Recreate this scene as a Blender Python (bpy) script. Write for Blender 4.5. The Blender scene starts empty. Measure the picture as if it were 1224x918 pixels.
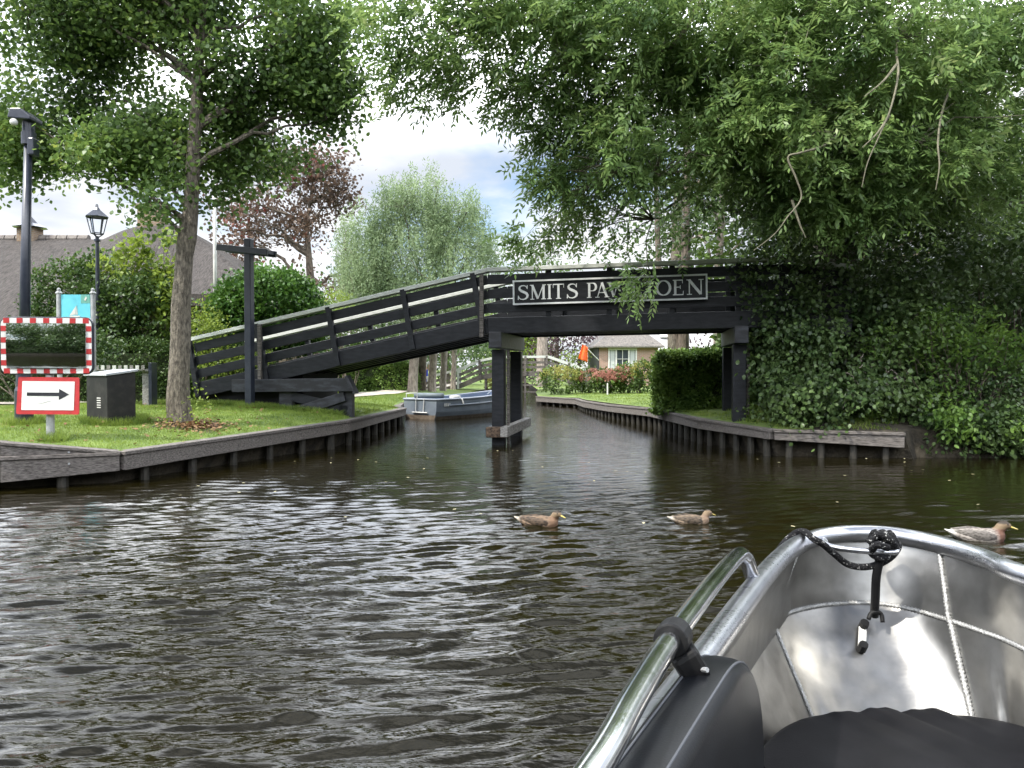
import bpy, math, random
import numpy as np
from mathutils import Vector, Matrix, noise as mnoise
from mathutils.geometry import delaunay_2d_cdt
random.seed(7)
rng = np.random.default_rng(7)
R = math.radians
S = bpy.context.scene
COL = S.collection

# ------------------------------------------------------------------ camera, world, sun, exposure
CAM_H = 1.45
FPX = 925.0                      # focal length in photograph pixels (1224 wide)
HZ = 440.0                       # row of the horizon
cd = bpy.data.cameras.new('camera'); cam = bpy.data.objects.new('camera', cd); COL.objects.link(cam)
cam.location = (0, 0, CAM_H)
cam.rotation_euler = (R(90) - math.atan((459 - HZ) / FPX), 0, 0)
cd.sensor_fit = 'HORIZONTAL'; cd.sensor_width = 36; cd.lens = 36 * FPX / 1224
cd.clip_start = 0.02; cd.clip_end = 2000
S.camera = cam

SUN_EL, SUN_AZ = 52, 238          # azimuth clockwise from +Y (the view direction)
w = bpy.data.worlds.new('World'); S.world = w; w.use_nodes = True
nt = w.node_tree; nt.nodes.clear()
def nn(nt, t, **kw):
    n = nt.nodes.new(t)
    for k, v in kw.items():
        if hasattr(n, k): setattr(n, k, v)
    return n
out = nn(nt, 'ShaderNodeOutputWorld'); bg = nn(nt, 'ShaderNodeBackground')
sky = nn(nt, 'ShaderNodeTexSky'); sky.sky_type = 'NISHITA'; sky.sun_disc = False
sky.sun_elevation = R(SUN_EL); sky.sun_rotation = R(SUN_AZ); sky.ozone_density = 2.0
tc = nn(nt, 'ShaderNodeTexCoord'); sp = nn(nt, 'ShaderNodeSeparateXYZ')
nt.links.new(tc.outputs['Generated'], sp.inputs[0])
def wmath(op, a, b=None, c=None, clamp=False):
    n = nn(nt, 'ShaderNodeMath', operation=op); n.use_clamp = clamp
    for i, v in enumerate((a, b, c)):
        if v is None: continue
        if isinstance(v, (int, float)): n.inputs[i].default_value = v
        else: nt.links.new(v, n.inputs[i])
    return n.outputs[0]
zc = wmath('MAXIMUM', sp.outputs[2], 0.0)
den = wmath('ADD', zc, 0.22)
cx = wmath('DIVIDE', sp.outputs[0], den); cy = wmath('DIVIDE', sp.outputs[1], den)
cb = nn(nt, 'ShaderNodeCombineXYZ'); nt.links.new(cx, cb.inputs[0]); nt.links.new(cy, cb.inputs[1])
cb.inputs[2].default_value = 3.7
nz = nn(nt, 'ShaderNodeTexNoise'); nz.inputs['Scale'].default_value = 1.15; nz.inputs['Detail'].default_value = 7; nz.inputs['Roughness'].default_value = 0.55
vr = nn(nt, 'ShaderNodeVectorRotate', rotation_type='Z_AXIS'); vr.inputs['Angle'].default_value = R(5.5); nt.links.new(cb.outputs[0], vr.inputs['Vector'])
nt.links.new(vr.outputs[0], nz.inputs['Vector'])
ramp = nn(nt, 'ShaderNodeValToRGB'); ramp.color_ramp.elements[0].position = 0.31; ramp.color_ramp.elements[1].position = 0.45
nt.links.new(wmath('MULTIPLY_ADD', wmath('SUBTRACT', zc, .3, clamp=True), -.16, nz.outputs['Fac']), ramp.inputs[0])
nz2 = nn(nt, 'ShaderNodeTexNoise'); nz2.inputs['Scale'].default_value = 2.1; nz2.inputs['Detail'].default_value = 6
nt.links.new(vr.outputs[0], nz2.inputs['Vector'])
r2 = nn(nt, 'ShaderNodeValToRGB')
r2.color_ramp.elements[0].position = 0.38; r2.color_ramp.elements[0].color = (6.6, 7.1, 8.0, 1)
r2.color_ramp.elements[1].position = 0.60; r2.color_ramp.elements[1].color = (10.2, 10.3, 10.5, 1)
nt.links.new(nz2.outputs['Fac'], r2.inputs[0])
# cloud brightness raised in a mid-height band, added to whiten the water's reflections
lr = nn(nt, 'ShaderNodeValToRGB'); nt.links.new(zc, lr.inputs[0]); le_ = lr.color_ramp.elements
le_[0].position = 0.10; le_[0].color = (.086,) * 3 + (1,); le_[1].position = 1.0; le_[1].color = (.16,) * 3 + (1,)
for p_, v_ in ((.26, .085), (.40, .34), (.55, .60), (.72, .42), (.85, .20)):
    e_ = le_.new(p_); e_.color = (v_, v_, v_, 1)
lift = wmath('MULTIPLY', lr.outputs[0], 10.0)
vm = nn(nt, 'ShaderNodeVectorMath', operation='SCALE'); nt.links.new(r2.outputs[0], vm.inputs[0]); nt.links.new(lift, vm.inputs['Scale'])
skb = nn(nt, 'ShaderNodeVectorMath', operation='SCALE'); nt.links.new(sky.outputs[0], skb.inputs[0]); skb.inputs['Scale'].default_value = 1.5
mx = nn(nt, 'ShaderNodeMix', data_type='RGBA')
nt.links.new(ramp.outputs[0], mx.inputs[0]); nt.links.new(skb.outputs[0], mx.inputs[6]); nt.links.new(vm.outputs[0], mx.inputs[7])
nt.links.new(mx.outputs[2], bg.inputs[0]); bg.inputs[1].default_value = 0.10
nt.links.new(bg.outputs[0], out.inputs[0])

sl = bpy.data.lights.new('sun', 'SUN'); sl.energy = 4.6; sl.angle = R(1.5); sl.color = (1.0, 0.95, 0.86)
so = bpy.data.objects.new('sun', sl); COL.objects.link(so)
sdir = Vector((math.sin(R(SUN_AZ)) * math.cos(R(SUN_EL)), math.cos(R(SUN_AZ)) * math.cos(R(SUN_EL)), math.sin(R(SUN_EL))))
so.rotation_euler = sdir.to_track_quat('Z', 'Y').to_euler()
S.view_settings.view_transform = 'Standard'; S.view_settings.look = 'None'
S.view_settings.exposure = 0.5; S.view_settings.gamma = 1.0; S.view_settings.use_curve_mapping = False
S.cycles.use_denoising = True
S.cycles.max_bounces = 8; S.cycles.transparent_max_bounces = 8
S.cycles.caustics_reflective = False; S.cycles.caustics_refractive = False

# ------------------------------------------------------------------ measuring helpers
def G(px, py, z):
    'point at height z seen at that pixel of the photograph (level-camera approximation)'
    d = (CAM_H - z) * FPX / (py - HZ)
    return Vector(((px - 612) / FPX * d, d, z))
def P(px, py, d):
    return Vector(((px - 612) / FPX * d, d, CAM_H + (HZ - py) / FPX * d))

# ------------------------------------------------------------------ materials
def mat(name, base, rough=0.6, metal=0.0, base2=None, nscale=6.0, mix=(0.35, 0.65), bump=None, stretch=(1, 1, 1), spec=0.5, coord='Object', extra=None, coat=0.0):
    m = bpy.data.materials.new(name); m.use_nodes = True
    t = m.node_tree; b = t.nodes['Principled BSDF']
    b.inputs['Roughness'].default_value = rough; b.inputs['Metallic'].default_value = metal
    b.inputs['Specular IOR Level'].default_value = spec
    if coat: b.inputs['Coat Weight'].default_value = coat; b.inputs['Coat Roughness'].default_value = 0.15
    b.inputs['Base Color'].default_value = (*base, 1)
    c = nn(t, 'ShaderNodeTexCoord'); mp = nn(t, 'ShaderNodeMapping'); mp.inputs['Scale'].default_value = stretch
    t.links.new(c.outputs[coord], mp.inputs[0])
    if base2 is not None:
        n = nn(t, 'ShaderNodeTexNoise'); n.inputs['Scale'].default_value = nscale; n.inputs['Detail'].default_value = 6; n.inputs['Roughness'].default_value = 0.6
        t.links.new(mp.outputs[0], n.inputs['Vector'])
        r = nn(t, 'ShaderNodeValToRGB'); r.color_ramp.elements[0].position = mix[0]; r.color_ramp.elements[1].position = mix[1]
        r.color_ramp.elements[0].color = (*base, 1); r.color_ramp.elements[1].color = (*base2, 1)
        t.links.new(n.outputs['Fac'], r.inputs[0]); t.links.new(r.outputs[0], b.inputs['Base Color'])
    if bump:
        n = nn(t, 'ShaderNodeTexNoise'); n.inputs['Scale'].default_value = bump[0]; n.inputs['Detail'].default_value = 5
        t.links.new(mp.outputs[0], n.inputs['Vector'])
        bp = nn(t, 'ShaderNodeBump'); bp.inputs['Strength'].default_value = bump[1]; bp.inputs['Distance'].default_value = bump[2] if len(bump) > 2 else 0.01
        t.links.new(n.outputs['Fac'], bp.inputs['Height']); t.links.new(bp.outputs[0], b.inputs['Normal'])
    return m

def leafmat(name, ca, cb_, trans=0.3, rough=0.45, clump=1.2, cc=None, spec=0.35):
    m = bpy.data.materials.new(name); m.use_nodes = True
    t = m.node_tree; b = t.nodes['Principled BSDF']; o = t.nodes['Material Output']
    g = nn(t, 'ShaderNodeNewGeometry'); c = nn(t, 'ShaderNodeTexCoord')
    n = nn(t, 'ShaderNodeTexNoise'); n.inputs['Scale'].default_value = clump; n.inputs['Detail'].default_value = 2
    t.links.new(c.outputs['Object'], n.inputs['Vector'])
    a = nn(t, 'ShaderNodeMath', operation='MULTIPLY_ADD'); a.inputs[1].default_value = 0.55
    t.links.new(g.outputs['Random Per Island'], a.inputs[0])
    s2 = nn(t, 'ShaderNodeMath', operation='MULTIPLY_ADD'); s2.inputs[1].default_value = 1.6; s2.inputs[2].default_value = -0.55
    t.links.new(n.outputs['Fac'], s2.inputs[0]); t.links.new(s2.outputs[0], a.inputs[2])
    r = nn(t, 'ShaderNodeValToRGB'); e = r.color_ramp.elements
    e[0].position = 0.1; e[0].color = (*ca, 1); e[1].position = 0.9; e[1].color = (*cb_, 1)
    if cc: k = e.new(0.97); k.color = (*cc, 1)
    t.links.new(a.outputs[0], r.inputs[0]); t.links.new(r.outputs[0], b.inputs['Base Color'])
    b.inputs['Roughness'].default_value = rough; b.inputs['Specular IOR Level'].default_value = spec
    tr = nn(t, 'ShaderNodeBsdfTranslucent'); hs = nn(t, 'ShaderNodeHueSaturation'); hs.inputs['Value'].default_value = 1.5; hs.inputs['Hue'].default_value = 0.485
    t.links.new(r.outputs[0], hs.inputs['Color']); t.links.new(hs.outputs[0], tr.inputs['Color'])
    ms = nn(t, 'ShaderNodeMixShader'); ms.inputs[0].default_value = trans
    t.links.new(b.outputs[0], ms.inputs[1]); t.links.new(tr.outputs[0], ms.inputs[2]); t.links.new(ms.outputs[0], o.inputs['Surface'])
    return m

M = dict(
    black=mat('black_paint', (0.006, 0.007, 0.009), 0.5, base2=(0.018, 0.02, 0.025), nscale=5, stretch=(1, 4, 4), bump=(30, 0.25, 0.004), spec=0.32),
    black_worn=mat('worn_black_paint', (0.010, 0.011, 0.014), 0.5, base2=(0.055, 0.06, 0.075), nscale=4, stretch=(1, 3, 3), mix=(0.45, 0.8), bump=(25, 0.35, 0.004)),
    rail_cap=mat('weathered_cap_board', (0.48, 0.50, 0.47), 0.75, base2=(0.66, 0.68, 0.64), nscale=9, stretch=(1, 5, 5), bump=(30, 0.4, 0.004)),
    grey_wood=mat('weathered_grey_wood', (0.05, 0.043, 0.038), 0.85, base2=(0.20, 0.18, 0.165), nscale=7, stretch=(1, 5, 12), bump=(22, 0.8, 0.01)),
    pier_wood=mat('pale_split_wood', (0.14, 0.13, 0.12), 0.85, base2=(0.32, 0.31, 0.29), nscale=6, stretch=(6, 1, 6), bump=(25, 0.7, 0.01)),
    pile=mat('wet_pile_wood', (0.008, 0.007, 0.005), 0.6, base2=(0.032, 0.028, 0.02), nscale=8, stretch=(3, 3, 1), bump=(30, 0.6, 0.01)),
    rust=mat('rotten_end_grain', (0.03, 0.02, 0.014), 0.9, base2=(0.15, 0.10, 0.065), nscale=22, bump=(40, 1.0, 0.02)),
    white=mat('white_paint', (0.62, 0.62, 0.60), 0.5, base2=(0.48, 0.48, 0.45), nscale=5),
    letter=mat('white_letter_paint', (0.78, 0.8, 0.82), 0.5, base2=(0.66, 0.68, 0.7), nscale=20),
    red=mat('red_paint', (0.40, 0.028, 0.03), 0.4, base2=(0.30, 0.022, 0.022), nscale=12),
    orange=mat('orange_cloth', (0.8, 0.09, 0.03), 0.8, base2=(0.7, 0.22, 0.02), nscale=3),
    steel=mat('galvanised_steel', (0.33, 0.34, 0.35), 0.5, metal=0.6, base2=(0.45, 0.46, 0.47), nscale=14),
    lamp=mat('blue_black_lamp_paint', (0.012, 0.016, 0.03), 0.32, base2=(0.03, 0.035, 0.05), nscale=8, spec=0.6),
    mirror=mat('mirror_glass', (0.62, 0.66, 0.64), 0.03, metal=1.0),
    teal=mat('teal_print', (0.10, 0.45, 0.55), 0.35, base2=(0.15, 0.54, 0.66), nscale=3),
    teal_dark=mat('green_print', (0.13, 0.33, 0.28), 0.35),
    brick=None,
    thatch=mat('grey_thatch', (0.026, 0.022, 0.019), 0.95, base2=(0.085, 0.073, 0.066), nscale=3.5, stretch=(7, 1.2, 1.2), bump=(16, 0.9, 0.05)),
    ridge_tile=mat('ridge_tile', (0.10, 0.085, 0.08), 0.85, base2=(0.2, 0.18, 0.16), nscale=6),
    tile=mat('brown_grey_roof_tile', (0.10, 0.095, 0.09), 0.85, base2=(0.2, 0.18, 0.165), nscale=9, bump=(14, 0.6, 0.03)),
    path=mat('pale_gravel_path', (0.36, 0.32, 0.27), 0.95, base2=(0.5, 0.46, 0.4), nscale=10, bump=(60, 0.5, 0.01)),
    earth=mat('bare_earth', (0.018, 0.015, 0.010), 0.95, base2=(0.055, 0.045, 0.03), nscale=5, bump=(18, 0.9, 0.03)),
    rubber=mat('black_rubber', (0.005, 0.005, 0.006), 0.5, base2=(0.015, 0.015, 0.015), nscale=20, spec=.2),
    rope=mat('black_braided_rope', (0.004, 0.004, 0.005), 0.7, base2=(0.30, 0.30, 0.29), nscale=110, mix=(0.60, 0.64), bump=(120, 1.0, 0.01), spec=.2),
    white_rope=mat('white_rope', (0.6, 0.6, 0.58), 0.8, bump=(120, 0.8, 0.005)),
    vinyl=mat('black_vinyl', (0.004, 0.0043, 0.0055), 0.38, base2=(0.007, 0.008, 0.010), nscale=9, bump=(260, 0.18, 0.002), spec=0.2),
    vinyl_top=mat('black_canvas_vinyl', (0.004, 0.004, 0.005), 0.55, base2=(0.008, 0.008, 0.0095), nscale=8, bump=(220, 0.25, 0.002), spec=0.12),
    stitch=mat('grey_stitching', (0.06, 0.065, 0.075), 0.6),
    weld=mat('weld_bead', (0.30, 0.30, 0.29), 0.5, metal=0.6, base2=(.44, .44, .43), nscale=60, bump=(120, 1.0, 0.005)),
    hullgrey=mat('grey_blue_boat_paint', (0.15, 0.18, 0.22), 0.45, base2=(0.2, 0.23, 0.27), nscale=3, metal=0.3),
    hullinside=mat('slate_blue_boat_inside', (0.13, 0.17, 0.25), 0.5, base2=(0.17, 0.21, 0.29), nscale=3),
    gunwale=mat('pale_gunwale', (0.24, 0.27, 0.32), 0.4),
    algae=mat('brown_waterline', (0.07, 0.05, 0.035), 0.8, base2=(0.14, 0.11, 0.08), nscale=9),
    tarp=mat('grey_tarpaulin', (0.12, 0.15, 0.17), 0.6),
    glass=mat('window_glass', (0.05, 0.06, 0.07), 0.08, spec=0.8),
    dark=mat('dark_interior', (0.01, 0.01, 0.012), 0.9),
    curtain=mat('pale_curtain', (0.4, 0.42, 0.42), 0.9),
    skin=mat('skin', (0.5, 0.32, 0.24), 0.6),
    blue=mat('blue_cloth', (0.03, 0.05, 0.35), 0.85, base2=(0.04, 0.06, 0.42), nscale=20),
    shirt=mat('white_cloth', (0.6, 0.6, 0.6), 0.85, base2=(0.5, 0.5, 0.5), nscale=9),
    bill=mat('yellow_bill', (0.45, 0.36, 0.08), 0.45, base2=(0.32, 0.26, 0.08), nscale=40),
    eye=mat('black_eye', (0.005, 0.005, 0.005), 0.15),
)
def bark(name, a, b, sc=7):
    return mat(name, a, 0.9, base2=b, nscale=sc, stretch=(2.2, 2.2, 0.8), bump=(sc * 3.2, 1.0, 0.03))
M['bark_grey'] = bark('grey_green_bark', (0.045, 0.038, 0.028), (0.20, 0.175, 0.135), 13)
M['bark_brown'] = bark('brown_bark', (0.05, 0.04, 0.03), (0.16, 0.13, 0.10), 6)
M['bark_pale'] = bark('pale_bark', (0.16, 0.13, 0.11), (0.36, 0.31, 0.27), 6)
M['twig'] = mat('twig_bark', (0.09, 0.085, 0.055), 0.85, base2=(0.17, 0.16, 0.11), nscale=8)

def brick_mat(name, c1, c2, mortar):
    m = bpy.data.materials.new(name); m.use_nodes = True; t = m.node_tree; b = t.nodes['Principled BSDF']
    c = nn(t, 'ShaderNodeTexCoord'); s = nn(t, 'ShaderNodeSeparateXYZ'); k = nn(t, 'ShaderNodeCombineXYZ')
    a = nn(t, 'ShaderNodeMath', operation='ADD'); t.links.new(c.outputs['Object'], s.inputs[0])
    t.links.new(s.outputs[0], a.inputs[0]); t.links.new(s.outputs[1], a.inputs[1]); t.links.new(a.outputs[0], k.inputs[0]); t.links.new(s.outputs[2], k.inputs[1])
    br = nn(t, 'ShaderNodeTexBrick'); br.inputs['Scale'].default_value = 1; br.inputs['Brick Width'].default_value = 0.22; br.inputs['Row Height'].default_value = 0.07
    br.inputs['Mortar Size'].default_value = 0.01; br.inputs['Color1'].default_value = (*c1, 1); br.inputs['Color2'].default_value = (*c2, 1); br.inputs['Mortar'].default_value = (*mortar, 1)
    t.links.new(k.outputs[0], br.inputs['Vector']); t.links.new(br.outputs['Color'], b.inputs['Base Color']); b.inputs['Roughness'].default_value = 0.9
    return m
M['brick'] = brick_mat('pink_brown_brick', (0.34, 0.19, 0.14), (0.27, 0.16, 0.12), (0.3, 0.27, 0.24))
M['brick_yellow'] = brick_mat('yellow_brown_brick', (0.22, 0.15, 0.09), (0.17, 0.11, 0.07), (0.22, 0.2, 0.17))

# aluminium of the boat we sit in
def alu(name, base, rough, bumps, dents=0.0):
    m = bpy.data.materials.new(name); m.use_nodes = True; t = m.node_tree; b = t.nodes['Principled BSDF']
    b.inputs['Metallic'].default_value = 1.0
    c = nn(t, 'ShaderNodeTexCoord')
    n = nn(t, 'ShaderNodeTexNoise'); n.inputs['Scale'].default_value = 5; n.inputs['Detail'].default_value = 8; n.inputs['Roughness'].default_value = 0.65
    t.links.new(c.outputs['Object'], n.inputs['Vector'])
    r = nn(t, 'ShaderNodeMapRange'); r.inputs[3].default_value = rough - 0.07; r.inputs[4].default_value = rough + 0.12
    t.links.new(n.outputs['Fac'], r.inputs[0]); t.links.new(r.outputs[0], b.inputs['Roughness'])
    rc = nn(t, 'ShaderNodeValToRGB'); rc.color_ramp.elements[0].color = (*[x * 0.78 for x in base], 1); rc.color_ramp.elements[1].color = (*base, 1)
    rc.color_ramp.elements[0].position = 0.3; rc.color_ramp.elements[1].position = 0.65
    ms_ = nn(t, 'ShaderNodeMapping'); ms_.inputs['Rotation'].default_value = (.3, .2, .7); ms_.inputs['Scale'].default_value = (3, 60, 60); t.links.new(c.outputs['Object'], ms_.inputs[0])
    ns = nn(t, 'ShaderNodeTexNoise'); ns.inputs['Scale'].default_value = 3; ns.inputs['Detail'].default_value = 4; t.links.new(ms_.outputs[0], ns.inputs['Vector'])
    sc_r = nn(t, 'ShaderNodeMath', operation='MULTIPLY_ADD'); sc_r.inputs[1].default_value = .16; t.links.new(ns.outputs['Fac'], sc_r.inputs[0]); t.links.new(r.outputs[0], sc_r.inputs[2])
    sc_m = nn(t, 'ShaderNodeMath', operation='SUBTRACT'); sc_m.inputs[1].default_value = .08; t.links.new(sc_r.outputs[0], sc_m.inputs[0]); t.links.new(sc_m.outputs[0], b.inputs['Roughness'])
    n3 = nn(t, 'ShaderNodeTexNoise'); n3.inputs['Scale'].default_value = 14; n3.inputs['Detail'].default_value = 8; t.links.new(c.outputs['Object'], n3.inputs['Vector'])
    t.links.new(n3.outputs['Fac'], rc.inputs[0]); t.links.new(rc.outputs[0], b.inputs['Base Color'])
    n2 = nn(t, 'ShaderNodeTexNoise'); n2.inputs['Scale'].default_value = 7 if dents else 60; n2.inputs['Detail'].default_value = 1.5
    t.links.new(c.outputs['Object'], n2.inputs['Vector'])
    bp = nn(t, 'ShaderNodeBump'); bp.inputs['Strength'].default_value = bumps; bp.inputs['Distance'].default_value = 0.02 if dents else 0.002
    t.links.new(n2.outputs['Fac'], bp.inputs['Height']); t.links.new(bp.outputs[0], b.inputs['Normal'])
    return m
M['alu'] = alu('mill_aluminium', (0.30, 0.297, 0.288), 0.33, 0.38, 1)
M['alu_tube'] = alu('brushed_aluminium_tube', (0.50, 0.51, 0.54), 0.27, 0.1)
M['chrome'] = alu('polished_tube', (0.86, 0.87, 0.89), 0.12, 0.05)

# foliage
M['lime'] = leafmat('broad_leaf_green', (0.045, 0.09, 0.028), (0.135, 0.225, 0.055), 0.42, 0.42, 0.8, cc=(0.21, 0.27, 0.06))
M['ash'] = leafmat('ash_leaf_green', (0.065, 0.125, 0.038), (0.19, 0.29, 0.09), 0.42, 0.42, 0.8, cc=(0.26, 0.33, 0.13))  # palest clump tone imitates sunlit sprays in the leaf colour
M['ivy'] = leafmat('dark_ivy_green', (0.026, 0.055, 0.017), (0.11, 0.17, 0.055), 0.22, 0.36, 1.3)
M['under'] = leafmat('undergrowth_green', (0.03, 0.06, 0.014), (0.11, 0.18, 0.035), 0.3, 0.5, 1.4)
M['elder'] = leafmat('bright_shrub_green', (0.05, 0.11, 0.02), (0.13, 0.22, 0.04), 0.35, 0.5, 1.4)
M['hedge'] = leafmat('hedge_green', (0.02, 0.05, 0.012), (0.075, 0.13, 0.03), 0.25, 0.45, 2)
M['hedge2'] = leafmat('hornbeam_hedge_green', (0.07, 0.14, 0.03), (0.20, 0.31, 0.07), 0.3, 0.5, 2)
M['laurel'] = leafmat('round_shrub_green', (0.025, 0.075, 0.012), (0.09, 0.19, 0.035), 0.25, 0.4, 1.5)
M['yellowgreen'] = leafmat('yellow_green_leaf', (0.09, 0.15, 0.02), (0.22, 0.30, 0.05), 0.4, 0.5, 2)
M['willow'] = leafmat('silver_willow_leaf', (0.11, 0.17, 0.08), (0.27, 0.35, 0.19), 0.35, 0.5, 0.5)
M['copper'] = leafmat('copper_leaf', (0.055, 0.040, 0.030), (0.15, 0.10, 0.07), 0.3, 0.5, 0.5, cc=(0.19, 0.06, 0.045))
M['purple'] = leafmat('purple_leaf', (0.03, 0.015, 0.022), (0.09, 0.05, 0.06), 0.25, 0.5, 0.8)
M['far'] = leafmat('distant_leaf_green', (0.04, 0.08, 0.03), (0.12, 0.19, 0.06), 0.3, 0.6, 0.4)
M['pinkflower'] = leafmat('faded_pink_flower_head', (0.28, 0.13, 0.09), (0.46, 0.24, 0.18), 0.3, 0.7, 2)
M['limeflower'] = leafmat('yellow_flower_head', (0.17, 0.22, 0.05), (0.36, 0.34, 0.10), 0.3, 0.7, 2)
M['blade'] = leafmat('grass_blade', (0.085, 0.145, 0.02), (0.21, 0.29, 0.05), 0.3, 0.6, 2.2, cc=(0.26, 0.27, 0.09))
M['lawn'] = mat('lawn_ground', (0.07, 0.12, 0.02), 0.95, base2=(0.16, 0.22, 0.045), nscale=1.6, bump=(60, 0.6, 0.02))

# ------------------------------------------------------------------ object helpers
def link(o, parent=None):
    COL.objects.link(o)
    if parent is not None: o.parent = parent
    return o
def tag(o, label=None, cat=None, group=None, kind=None):
    if label: o['label'] = label
    if cat: o['category'] = cat
    if group: o['group'] = group
    if kind: o['kind'] = kind
    return o
def thing(name, label, cat, loc=(0, 0, 0), rz=0.0, group=None):
    o = bpy.data.objects.new(name, None); o.location = loc; o.rotation_euler = (0, 0, rz); o.empty_display_size = 0.2
    link(o); return tag(o, label, cat, group)
def copy_tree(o, parent=None):
    c = o.copy(); COL.objects.link(c)
    if parent is not None: c.parent = parent
    for ch in [x for x in bpy.data.objects if x.parent == o]: copy_tree(ch, c)
    return c

class MB:
    def __init__(s): s.v = []; s.f = []
    def add(s, vs, fs):
        k = len(s.v); s.v += [tuple(v) for v in vs]; s.f += [tuple(i + k for i in f) for f in fs]; return s
    def box(s, c, d, rz=0.0):
        cx, cy, cz = c; a, b, h = d[0] / 2, d[1] / 2, d[2] / 2; co, si = math.cos(rz), math.sin(rz)
        vs = [(cx + x * co - y * si, cy + x * si + y * co, cz + z) for x in (-a, a) for y in (-b, b) for z in (-h, h)]
        return s.add(vs, [(0, 1, 3, 2), (4, 6, 7, 5), (0, 4, 5, 1), (2, 3, 7, 6), (0, 2, 6, 4), (1, 5, 7, 3)])
    def beam(s, p0, p1, w, h, up=(0, 0, 1)):
        p0, p1, up = Vector(p0), Vector(p1), Vector(up); t = (p1 - p0).normalized()
        sd = t.cross(up).normalized(); u = sd.cross(t).normalized()
        vs = [p + sd * a * w / 2 + u * b * h / 2 for p in (p0, p1) for a in (-1, 1) for b in (-1, 1)]
        return s.add(vs, [(0, 1, 3, 2), (4, 6, 7, 5), (0, 4, 5, 1), (2, 3, 7, 6), (0, 2, 6, 4), (1, 5, 7, 3)])
    def prism(s, poly, vec):
        'poly: planar 3D points; extruded by vec'
        vec = Vector(vec); n = len(poly); vs = [Vector(p) for p in poly] + [Vector(p) + vec for p in poly]
        return s.add(vs, [tuple(range(n))[::-1], tuple(range(n, 2 * n))] + [(i, (i + 1) % n, n + (i + 1) % n, n + i) for i in range(n)])
    def tube(s, pts, r, n=8, cap=True):
        pts = [Vector(p) for p in pts]; m = len(pts); rs = r if isinstance(r, (list, tuple)) else [r] * m
        vs = []; pr = None
        for i, p in enumerate(pts):
            t = (pts[min(i + 1, m - 1)] - pts[max(i - 1, 0)]).normalized()
            if pr is None: a = t.cross(Vector((0, 0, 1)) if abs(t.z) < 0.9 else Vector((1, 0, 0))).normalized()
            else:
                a = pr - t * pr.dot(t)
                a = a.normalized() if a.length > 1e-6 else t.orthogonal().normalized()
            pr = a; b = t.cross(a)
            vs += [p + (a * math.cos(2 * math.pi * k / n) + b * math.sin(2 * math.pi * k / n)) * rs[i] for k in range(n)]
        fs = [(i * n + k, i * n + (k + 1) % n, (i + 1) * n + (k + 1) % n, (i + 1) * n + k) for i in range(m - 1) for k in range(n)]
        if cap: fs += [tuple(range(n))[::-1], tuple(range((m - 1) * n, m * n))]
        return s.add(vs, fs)
    def lathe(s, prof, n=16, c=(0, 0, 0)):
        vs = [(c[0] + r * math.cos(2 * math.pi * k / n), c[1] + r * math.sin(2 * math.pi * k / n), c[2] + z) for r, z in prof for k in range(n)]; m = len(prof)
        fs = [(i * n + k, i * n + (k + 1) % n, (i + 1) * n + (k + 1) % n, (i + 1) * n + k) for i in range(m - 1) for k in range(n)]
        return s.add(vs, fs + [tuple(range(n))[::-1], tuple(range((m - 1) * n, m * n))])
    def loft(s, rings, close=True, caps=True):
        n = len(rings[0]); m = len(rings); vs = [p for r in rings for p in r]
        kk = n if close else n - 1
        fs = [(i * n + k, i * n + (k + 1) % n, (i + 1) * n + (k + 1) % n, (i + 1) * n + k) for i in range(m - 1) for k in range(kk)]
        if caps and close: fs += [tuple(range(n))[::-1], tuple(range((m - 1) * n, m * n))]
        return s.add(vs, fs)
    def build(s, name, m, parent=None, bevel=0.0, smooth=False, sub=0):
        me = bpy.data.meshes.new(name); me.from_pydata(s.v, [], s.f); me.validate(); me.materials.append(m)
        o = bpy.data.objects.new(name, me); link(o, parent)
        if bevel:
            b = o.modifiers.new('bevel', 'BEVEL'); b.width = bevel; b.segments = 2; b.limit_method = 'ANGLE'; b.harden_normals = False
        if sub:
            b = o.modifiers.new('sub', 'SUBSURF'); b.levels = b.render_levels = sub
        if smooth:
            me.polygons.foreach_set('use_smooth', [True] * len(me.polygons))
        return o

def np_mesh(name, V, F, m, parent=None, smooth=False):
    'V (N,3), F (K,k) with equal sized faces'
    me = bpy.data.meshes.new(name); V = np.asarray(V, np.float32); F = np.asarray(F, np.int32); K, k = F.shape
    me.vertices.add(len(V)); me.vertices.foreach_set('co', V.ravel())
    me.loops.add(K * k); me.loops.foreach_set('vertex_index', F.ravel())
    me.polygons.add(K); me.polygons.foreach_set('loop_start', np.arange(0, K * k, k, dtype=np.int32))
    try: me.polygons.foreach_set('loop_total', np.full(K, k, np.int32))
    except Exception: pass
    me.update(calc_edges=True); me.validate()
    me.polygons.foreach_set('use_smooth', [smooth] * K)
    me.materials.append(m)
    o = bpy.data.objects.new(name, me); return link(o, parent)

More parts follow.
